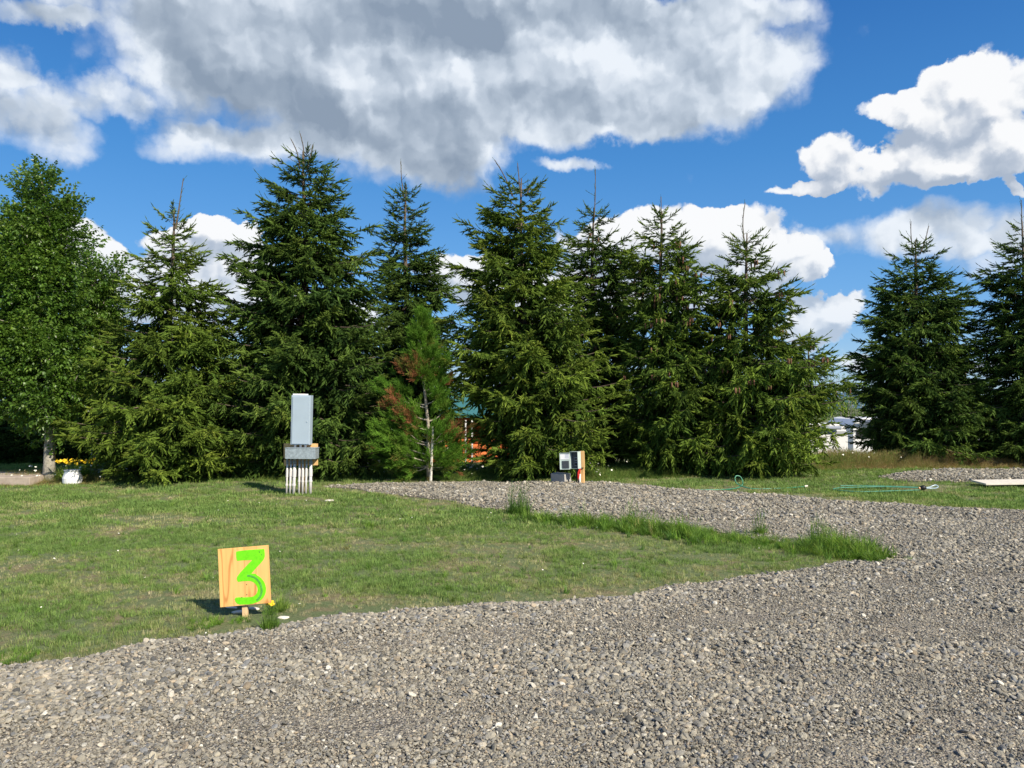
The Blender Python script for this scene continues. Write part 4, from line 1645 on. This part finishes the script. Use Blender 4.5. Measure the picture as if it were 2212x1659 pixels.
# ------------------------------------------------------------------ meter pedestal
def meter():
    foot = G(649, 1067)
    Y = foot.y
    k = Y / (F * 2.5) / 5.53 * 1.0        # metres per pixel of the enlarged detail (660,960 origin, x5.53)
    root = empty('meter_pedestal', (foot.x, foot.y, 0))
    tag(root, 'tall grey electrical cabinet on seven pale conduit pipes and wood planks', 'electrical cabinet')
    ox = 650 / .4 * 0
    X = lambda x: (660 + x / 5.53 - 649 / .8641) * (Y / (F * 2.5))
    Z = lambda y: (1522 - y) * k

    def bx(name, x0, x1, y0, y1, d0, d1, m, bev=.003, ry=0.0):
        mb = MB()
        mb.box((0, 0, 0), (X(x1) - X(x0), d1 - d0, Z(y0) - Z(y1)))
        o = mb.build(name, m, root, bevel=bev)
        o.location = ((X(x0) + X(x1)) / 2, (d0 + d1) / 2, (Z(y0) + Z(y1)) / 2)
        o.rotation_euler = (0, ry, 0)
        return o
    yaw = R(-9)
    t = R(-.8) * -1
    cab = bx('cabinet', 412, 672, 162, 836, -.19, -.02, M_boxgrey, .004, R(1.0))
    dr = bx('door', 430, 666, 182, 826, -.203, -.1905, M_boxgrey, .004, R(1.0))
    lid = bx('top_cap', 428, 612, 142, 161, -.16, -.03, M_paper, .002, R(1.0))
    mb = MB()
    mb.tube([(0, 0, 0), (0, -.012, 0)], .008, 8)
    lt = mb.build('latch', M_galv, dr)
    lt.location = (.105, -.006, -.02)
    bx('trough', 352, 762, 884, 1024, -.27, -.03, M_galv, .003, R(.4))
    bx('trough_rim', 350, 768, 874, 884, -.275, -.025, M_galv, .001, R(.4))
    for x in (455, 530, 595):
        mb = MB()
        mb.tube([(0, 0, Z(876)), (0, 0, Z(834))], .022, 12)
        o = mb.build('hub', M_pvc, root, smooth=True)
        o.location = (X(x), -.12, 0)
    bx('plank', 268, 735, 828, 1030, .0, .038, M_lumber, .002, R(.3))
    bx('plank', 272, 737, 1052, 1130, .0, .038, M_lumber, .002, R(-.6))
    mb = MB()
    mb.box((0, 0, Z(180) / 2), (.085, .085, Z(180) + .1))
    o = mb.build('post', M_lumber, root, bevel=.003)
    o.location = (X(500), .085, 0)
    for (x, xb, w, c1, c2) in [(345, 333, 28, 1282, 1385), (395, 378, 30, 1270, 1385), (446, 430, 46, 1280, 1385), (512, 503, 30, 1275, 1335), (558, 553, 30, 1280, 1340), (608, 598, 30, 1275, 1340), (665, 660, 44, 1270, 1335)]:
        r_ = w * k / 2
        mb = MB()
        mb.tube([(X(xb) - X(x), 0, -.05), (0, 0, Z(1100))], r_ * .92, 12)
        o = mb.build('conduit', M_pvc, root, smooth=True)
        o.location = (X(x), -.10, 0)
        mb = MB()
        mb.tube([(0, 0, Z(1105)), (0, 0, Z(1024))], r_ * 1.0, 12)
        mb.tube([(0, 0, Z(1092)), (0, 0, Z(1066))], r_ * 1.35, 6)
        g = mb.build('collar', M_pvcgrey, o)
        for (ya, yb) in ((c1 - 95, c1), (c2 - 12, c2 + 14)):
            mb = MB()
            t0, t1 = Z(ya) / Z(1100), Z(yb) / Z(1100)
            dx_ = X(xb) - X(x)
            mb.tube([(dx_ * (1 - t0), 0, Z(ya)), (dx_ * (1 - t1), 0, Z(yb))], r_ * 1.18, 12)
            mb.build('coupling', M_pvc, o, smooth=False)


meter()


# ------------------------------------------------------------------ power pedestal
def pedestal():
    foot = G(1258, 1050)
    Y = foot.y
    root = empty('power_pedestal', (foot.x, foot.y, 0.02))
    tag(root, 'small open grey power outlet box on a leaning wooden post', 'outlet box')
    k = Y / (F * 2.5) / 11.06
    X = lambda x: (x - 1330) * k
    Z = lambda y: (1375 - y) * k
    mb = MB()
    mb.box((0, 0, 0), (.07, .07, Z(440) + .08))
    o = mb.build('post', M_lumber, root, bevel=.003)
    o.location = (X(1330), .0, Z(440) / 2 - .04)
    o.rotation_euler = (0, R(-1.5), R(-20))
    mb = MB()
    mb.box((0, 0, 0), (.09, .03, Z(440) - Z(885)))
    o = mb.build('mounting_board', M_lumber, root, bevel=.002)
    o.location = (X(1318), -.05, (Z(440) + Z(885)) / 2)
    o.rotation_euler = (0, R(-2), R(-20))
    bxr = empty('outlet_box', (X(1130), -.07, Z(680)), R(-38))
    bxr.parent = root
    bxr.rotation_euler = (0, R(-2.5), R(-38))
    h = (Z(445) - Z(905))
    W_, Dp = .17, .105
    mb = MB()          # shell: back and four sides, open at the front
    mb.box((0, Dp / 2, 0), (W_, .006, h))
    mb.box((W_ / 2, 0, 0), (.006, Dp, h))
    mb.box((-W_ / 2, 0, 0), (.006, Dp, h))
    mb.box((0, 0, h / 2), (W_ + .01, Dp + .01, .006))
    mb.box((0, 0, -h / 2), (W_, Dp, .006))
    mb.build('shell', M_mint, bxr)
    mb = MB()
    mb.box((0, .01, 0), (W_ - .02, .02, h - .02))
    mb.build('panel', M_dark, bxr, bevel=.003)
    for z_, r_ in ((.02, .022), (-.075, .026)):
        mb = MB()
        mb.box((0, 0, 0), (.06, .008, .06))
        f = mb.build('outlet', M_rvgrey, bxr, bevel=.003)
        f.location = (.02, -.005, z_)
        mb = MB()
        mb.tube([(0, -.004, 0), (0, -.010, 0)], r_, 14)
        mb.build('socket', M_black, f)
    # door swung open to the left
    dd = empty('door', (-W_ / 2, -Dp / 2 + .0, -.015), R(28))
    dd.parent = bxr
    mb = MB()
    mb.box((-.095, 0, 0), (.19, .006, h * .98))
    for s in (-1, 1):
        mb.box((-.095, -.010, s * h * .48), (.19, .022, .008))
    mb.box((-.187, -.010, 0), (.008, .022, h * .98))
    p = mb.build('door_panel', M_mint, dd, bevel=.001)
    mb = MB()
    mb.box((-.095, -.006, .085), (.165, .002, .105))
    mb.build('paper_notice', M_paper, dd)
    mb = MB()
    for q in range(6):
        mb.box((-.055, -.0078, .125 - .014 * q), (.072, .0012, .006))
    mb.build('printed_lines', M_print, dd)['kind'] = 'stuff'
    mb = MB()
    mb.box((-.085, -.008, -.065), (.13, .008, .14))
    mb.build('recess', M_dark, dd, bevel=.003)
    mb = MB()
    mb.tube([(X(1250) - X(1250), 0, -.03), (0, 0, Z(1060))], .02, 12)
    o = mb.build('pipe', M_pvcwhite, root, smooth=True)
    o.location = (X(1250), -.07, 0)
    mb = MB()
    mb.tube([(X(1150), -.08, -.02), (X(1160), -.08, Z(1200)), (X(1175), -.08, Z(1000)), (X(1185), -.07, Z(890))], .012, 8)
    mb.build('black_cable', M_black, root, smooth=True)
    mb = MB()
    mb.tube([(X(1205), -.10, -.02), (X(1205), -.1, Z(1250)), (X(1190), -.09, Z(1100)), (X(1190), -.07, Z(890))], .012, 8)
    mb.build('black_cable', M_black, root, smooth=True)
    mb = MB()
    mb.tube([(X(1205), -.11, Z(1230)), (X(1195), -.12, Z(1150)), (X(1200), -.13, Z(1020)), (X(1235), -.11, Z(920)), (X(1262), -.1, Z(800))], [.006, .014, .017, .012, .004], 8)
    mb.build('red_wire', M_red, root, smooth=True)
    mb = MB()
    mb.tube([(X(1210), -.11, Z(1200)), (X(1240), -.12, Z(1060)), (X(1265), -.1, Z(900))], .006, 6)
    mb.build('red_wire', M_red, root, smooth=True)


pedestal()


def cinder():
    a = G(1213, 1049)
    root = empty('cinder_block', (a.x, a.y + .12, 0.05), R(-46))
    tag(root, 'grey concrete block lying on the gravel left of the power pedestal', 'concrete block')
    root.rotation_euler = (R(4), 0, R(-44))
    mb = MB()
    mb.box((0, 0, .085), (.34, .19, .17))
    o = mb.build('block', M_concrete, root, bevel=.006)
    return root


cb_ = cinder()


# ------------------------------------------------------------------ hoses and board
def smooth_path(pts, n=8):
    out = []
    P = [Vector(p) for p in pts]
    for i in range(len(P) - 1):
        p0, p1, p2, p3 = P[max(i - 1, 0)], P[i], P[i + 1], P[min(i + 2, len(P) - 1)]
        for k in range(n):
            t = k / n
            out.append(.5 * ((2 * p1) + (p2 - p0) * t + (2 * p0 - 5 * p1 + 4 * p2 - p3) * t * t + (3 * p1 - p0 - 3 * p2 + p3) * t ** 3))
    out.append(P[-1])
    return out


def hose1():
    pts = [G(x, y, .03) for x, y in [(1440, 1060), (1500, 1058.5), (1560, 1057.5), (1588, 1055)]]
    c = G(1598, 1053, .03)
    pts += [c + Vector((.03, 0, .03)), c + Vector((.06, .02, .10)), c + Vector((.02, .04, .19)), c + Vector((-.06, .03, .20)), c + Vector((-.08, 0, .12)), c + Vector((-.02, -.02, .05))]
    pts += [G(x, y, .03) for x, y in [(1625, 1055.5), (1680, 1055), (1715, 1053), (1738, 1051)]]
    b = pts[0].copy()
    mb = MB()
    mb.tube([p - b for p in smooth_path(pts)], .010, 8)
    root = empty('garden_hose', b)
    mb.build('hose', M_hose, root, smooth=True)
    e = pts[-1] - b
    mb = MB()
    mb.tube([e, e + Vector((.06, .02, .01))], [.02, .016], 10)
    mb.build('fitting', M_board, root)
    tag(root, 'green garden hose with an upright loop, lying across the grass behind the gravel', 'hose')


def hose2():
    P = lambda x, y: G(x, y, .03)
    pts = [P(x, y) for x, y in [(1995, 1058), (1940, 1060), (1860, 1062), (1815, 1059.5), (1800, 1057), (1812, 1054), (1850, 1052.5), (1900, 1051.5), (1960, 1053), (2000, 1054),
                                (1960, 1051.5), (1900, 1049.8), (1850, 1048.8), (1815, 1049.5)]]
    b = pts[0].copy()
    root = empty('garden_hose', b)
    mb = MB()
    mb.tube([p - b for p in smooth_path(pts)], .009, 8)
    mb.build('hose', M_hose2, root, smooth=True)
    tag(root, 'green garden hose coiled flat on the grass, ending at a black nozzle', 'hose')
    e = G(1992, 1057, .04)
    nz = empty('hose_nozzle', e)
    tag(nz, 'black hose nozzle with a blue grey looped handle at the coiled hose', 'nozzle')
    mb = MB()
    mb.tube([(-.05, 0, .02), (0, 0, .025), (.03, 0, .03), (.06, 0, .03)], [.02, .042, .045, .03], 12)
    mb.build('barrel', M_black, nz, smooth=True)
    mb = MB()
    mb.tube([(-.06, -.0, .015), (-.02, 0, .02)], .026, 10)
    mb.build('coupling', M_brass, nz)
    mb = MB()
    mb.tube(smooth_path([(.05, 0, .03), (.12, 0, .035), (.19, .01, .06), (.25, .02, .07), (.29, .02, .045), (.24, 0, .02), (.15, -.02, .02), (.06, -.02, .02)]), .012, 8)
    mb.build('handle', M_clear, nz, smooth=True)


hose1()
hose2()


def board():
    a, b = G(2128, 1053), G(2290, 1058)
    mb = MB()
    L = (b - a).length
    mb.box((L / 2, 0, .0), (L, .5, .03))
    o = mb.build('board', M_board, bevel=.003)
    o.location = (a.x, a.y + .2, .07)
    o.rotation_euler = (R(2), R(-1.2), R(-3))
    tag(o, 'pale flat board lying on the grass at the right edge', 'board')


board()


# ------------------------------------------------------------------ planter, slab, hedge on the left
def planter():
    p = G(156, 1046)
    root = empty('planter', (p.x, p.y, 0))
    tag(root, 'white tub planter in the grass beside the leafy tree trunk', 'planter')
    mb = MB()
    mb.tube([(0, 0, 0), (0, 0, .03), (0, 0, .12), (0, 0, .26)], [.15, .165, .17, .125], 20)
    mb.build('tub', M_whitepaint, root, smooth=False)
    mb = MB()
    mb.tube([(0, 0, .255), (0, 0, .275)], [.145, .15], 20)
    mb.build('rim', M_whitepaint, root)
    # yellow flowering plant
    q = G(150, 1040)
    fr = empty('flowering_plant', (q.x - .02, q.y + .1, 0))
    tag(fr, 'spreading yellow flowering plant behind the white planter', 'plant')
    r = np.random.default_rng(9)
    n = 60
    a = r.uniform(0, 6.28, n)
    rad = .30 * np.sqrt(r.random(n))
    scatter('foliage', np.stack([np.cos(a) * rad * 1.3, np.sin(a) * rad, np.full(n, .0)], 1), np.stack([r.normal(0, .3, n), r.normal(0, .3, n), a], 1),
            r.uniform(1.2, 2.0, n), r.integers(0, 5, n), r.uniform(.3, .7, n), WEED, fr)['kind'] = 'stuff'
    n = 60
    a = r.uniform(0, 6.28, n)
    rad = .36 * np.sqrt(r.random(n))
    fp = [flower_proto('bloom_stock', M_yellow, 8, .022)]
    scatter('blooms', np.stack([np.cos(a) * rad * 1.2, np.sin(a) * rad * .8, r.uniform(.34, .44, n)], 1), np.stack([r.uniform(.3, 1.2, n), r.normal(0, .4, n), r.normal(0, .3, n)], 1),
            r.uniform(.8, 1.5, n), np.zeros(n, int), r.random(n), fp, fr)['kind'] = 'stuff'


planter()


def slab():
    mb = MB()
    a, b = G(-260, 1040), G(112, 1040)
    y0 = 14.45
    mb.box(((a.x + b.x) / 2, y0 + .55, .0), (b.x - a.x, 1.1, .30))
    o = mb.build('concrete_slab', M_slab, bevel=.01)
    tag(o, 'low pinkish concrete slab in the grass at the left edge', 'slab')
    # hedge
    Y = 20.5
    r = np.random.default_rng(3)
    c = D(60, 864, Y)
    root = empty('hedge', (c.x, Y, -.3))
    tag(root, 'low dark clipped hedge behind the leafy tree on the left', 'hedge')
    n = 5200
    x = r.uniform(-3.2, 3.2, n)
    top = 1.35 + .12 * vnoise(x, x * 0, 1.5)
    z = r.random(n) ** .8 * top
    y = r.uniform(-.55, .6, n)
    y = np.where(r.random(n) < .5, -.5 + .12 * r.normal(0, 1, n), y)
    Fw = np.stack([r.normal(0, .5, n), y - .2 - r.random(n), r.normal(.3, .5, n)], 1)
    scatter('foliage', np.stack([x, y, z], 1), euler_from(Fw, np.tile([0, 0, 1.0], (n, 1))), r.uniform(.7, 1.2, n), r.integers(0, 6, n), r.uniform(.0, .3, n), SPRB, root)['kind'] = 'stuff'
    mb = MB()
    for q in range(14):
        xx = -3 + q * .46
        mb.tube([(xx, 0, -.3), (xx + .05, .03, .9)], [.03, .012], 6)
    mb.build('stems', M_bark, root)['kind'] = 'stuff'


slab()


# ------------------------------------------------------------------ log cabin behind the trees
def cabin():
    Y = 25.5
    bz = -2.1
    x0, x1 = D(190, 864, Y).x, D(1095, 864, Y).x
    top = D(500, 893, Y).z
    root = empty('log_cabin', ((x0 + x1) / 2, Y, bz))
    tag(root, 'long orange log cabin with a teal metal roof half hidden behind the spruces', 'cabin')
    Lx = x1 - x0
    H = top - bz
    n = 13
    hh = H / n
    me = None
    for i in range(n):
        mb = MB()
        mb.tube([(-Lx / 2 - .2, 0, 0), (Lx / 2 + .2, 0, 0)], hh * .52, 10)
        if me is None:
            o = mb.build('log', M_log, root, smooth=False)
            me = o.data
        else:
            o = bpy.data.objects.new('log', me)
            COL.objects.link(o)
            o.parent = root
        o.location = (0, 0, hh * (i + .5))
    for cw, sw_ in (((-Lx / 2 + .1, 3, H / 2), (.25, 5.7, H)), ((Lx / 2 - .1, 3, H / 2), (.25, 5.7, H)), ((0, 6, H / 2), (Lx, .25, H))):
        mb = MB()
        mb.box(cw, sw_)
        mb.build('wall', M_log, root)
    rise = D(500, 848, Y + 3).z - top
    mb = MB()
    mb.add([(-Lx / 2 - .6, -.8, H - .12), (Lx / 2 + .6, -.8, H - .12), (Lx / 2 + .6, 3, H + rise), (-Lx / 2 - .6, 3, H + rise), (Lx / 2 + .6, 6.6, H - .1), (-Lx / 2 - .6, 6.6, H - .1),
            (-Lx / 2 - .6, -.8, H - .02), (Lx / 2 + .6, -.8, H - .02), (Lx / 2 + .6, 3, H + rise + .1), (-Lx / 2 - .6, 3, H + rise + .1), (Lx / 2 + .6, 6.6, H), (-Lx / 2 - .6, 6.6, H)],
           [(0, 3, 2, 1), (3, 5, 4, 2), (6, 7, 8, 9), (9, 8, 10, 11), (0, 1, 7, 6), (4, 5, 11, 10), (0, 6, 9, 3), (3, 9, 11, 5), (1, 2, 8, 7), (2, 4, 10, 8)])
    rf = mb.build('roof', M_roof, root)
    mb = MB()
    sl = math.atan2(rise + .12, 3.8)
    for q in range(int(Lx / .45)):
        xx = -Lx / 2 - .4 + q * .45
        mb.box((xx, 1.1, H + rise / 2 + .055), (.03, math.hypot(3.8, rise + .12), .03), 0, sl)
    rb = mb.build('roof_ribs', M_roof, rf)
    rb['kind'] = 'stuff'
    # windows and porch posts
    for px in (250, 560, 760, 880):
        xx = D(px, 864, Y).x - (x0 + x1) / 2
        mb = MB()
        mb.box((0, 0, 0), (1.1, .08, 1.0))
        w = mb.build('window', M_whitepaint, root, bevel=.01)
        w.location = (xx, -.26, H * .55)
        for s in (-1, 1):
            mb = MB()
            mb.box((s * .24, -.05, 0), (.42, .02, .84))
            mb.build('pane', M_glass, w)
    for px in (235, 640, 1005, 1019):
        xx = D(px, 864, Y - 1).x - (x0 + x1) / 2
        mb = MB()
        mb.box((xx, -.7, H / 2 - .1), (.045 if px > 1000 else .09, .06, H - .2))
        mb.build('porch_post', M_whitepaint, root)


cabin()


# ------------------------------------------------------------------ trailers on the right
def trailer(dx0, dx1, Y, top_row, label, bz, windows, slide):
    x0, x1 = D(dx0, 864, Y).x, D(dx1, 864, Y).x
    H = D(dx0, top_row, Y).z - bz
    root = empty('travel_trailer', ((x0 + x1) / 2, Y, bz))
    tag(root, label, 'trailer')
    L = x1 - x0
    mb = MB()
    prof_ = [(-L / 2, .55), (-L / 2, H - .25), (-L / 2 + .2, H - .05), (-L / 2 + .45, H), (L / 2 - .4, H), (L / 2 - .1, H - .1), (L / 2, H - .4), (L / 2, .55)]
    n = len(prof_)
    vs = [(x, 0, z) for x, z in prof_] + [(x, 2.4, z) for x, z in prof_]
    fs = [tuple(range(n)), tuple(range(2 * n - 1, n - 1, -1))] + [(i, (i + 1) % n, (i + 1) % n + n, i + n)[::-1] for i in range(n)]
    mb.add(vs, fs)
    mb.build('body', M_rv, root, bevel=.02)
    mb = MB()
    mb.box((0, -.012, H - .30), (L - .1, .02, .09))
    mb.build('trim_stripe', M_rvgrey, root)
    mb = MB()
    mb.box((0, -.012, .75), (L - .1, .02, .3))
    mb.build('skirt', M_rvgrey, root)
    mb = MB()
    mb.tube([(-L / 2 + .2, -.14, H - .14), (L / 2 - .3, -.14, H - .14)], .06, 10)
    mb.build('awning_roll', M_rvroof, root, smooth=True)
    mb = MB()
    mb.box((-.2, 1.2, H + .12), (.9, .7, .22))
    mb.build('roof_vent', M_rvroof, root, bevel=.03)
    for (f, z, w, h) in windows:
        mb = MB()
        mb.box((0, 0, 0), (w, .03, h))
        o = mb.build('window', M_black, root, bevel=.01)
        o.location = (-L / 2 + f * L, -.02, z * H)
        mb = MB()
        mb.box((0, -.018, 0), (w - .1, .012, h - .1))
        mb.build('pane', M_glass, o)
    for s in (-.5, .5):
        mb = MB()
        mb.tube([(0, -.02, 0), (0, .2, 0)], .34, 20)
        o = mb.build('wheel', M_black, root)
        o.location = (s * .8, 0.02, .34)
    if slide:
        mb = MB()
        mb.box((slide * L, -.35, H * .55), (L * .34, .7, H * .62))
        so = mb.build('slide_out', M_rv, root, bevel=.02)
        mb = MB()
        mb.box((slide * L, -.713, H * .52), (L * .22, .02, H * .3))
        mb.build('pane', M_glass, so)


trailer(1650, 1831, 26.0, 915, 'white travel trailer end showing in the gap between the spruces', -2.0, [(.25, .6, .9, .6), (.85, .35, .4, .5)], 0)
trailer(1842, 2330, 29.5, 903, 'long white travel trailer with dark windows behind the forked-tip spruce', -2.2, [(.062, .40, .8, .6), (.06, .80, .8, .3), (.32, .6, 1.0, .7), (.6, .5, 1.2, .9), (.85, .55, .9, .6)], .02)


# ------------------------------------------------------------------ far land
def far():
    n = 60
    xs_ = np.linspace(-1400, 1800, n)
    V, Fc = [], []
    for j, (y, hf) in enumerate([(900, 0), (1100, .55), (1300, 1.0), (1700, .9)]):
        for x in xs_:
            h = 38 + 28 * math.sin(x * .004 + 1.0) + 14 * math.sin(x * .013) + 7 * math.sin(x * .031 + 2)
            V.append((x, y + 30 * math.sin(x * .01), -25 + (25 + max(h, 0) * .28) * hf))
    for j in range(3):
        for i in range(n - 1):
            a = j * n + i
            Fc.append((a, a + 1, a + n + 1, a + n))
    o = fmesh('hills', np.array(V), np.array(Fc), M_hill, smooth=True)
    tag(o, kind='structure')
    # distant belt of trees
    r = np.random.default_rng(4)
    n = 5200
    x = r.uniform(-75, 85, n)
    y = 70 + r.uniform(0, 8, n)
    hh = 4.2 + 1.8 * vnoise(x, x * 0, .22) + 1.4 * vnoise(x, x * 0 + 3, .9)
    z = -3.0 + r.random(n) * hh
    Fw = np.stack([r.normal(0, .6, n), -np.ones(n), r.normal(0.1, .6, n)], 1)
    o = scatter('far_trees', np.stack([x, y, z], 1), euler_from(Fw, np.tile([0, 0, 1.0], (n, 1))), r.uniform(2.5, 4.6, n), r.integers(0, 6, n), r.uniform(0, .3, n), LEAF)
    tag(o, 'dark belt of distant trees beyond the trailers', 'trees', kind='stuff')


far()

# names: children of look-alike nodes keep plain names; nothing else to do
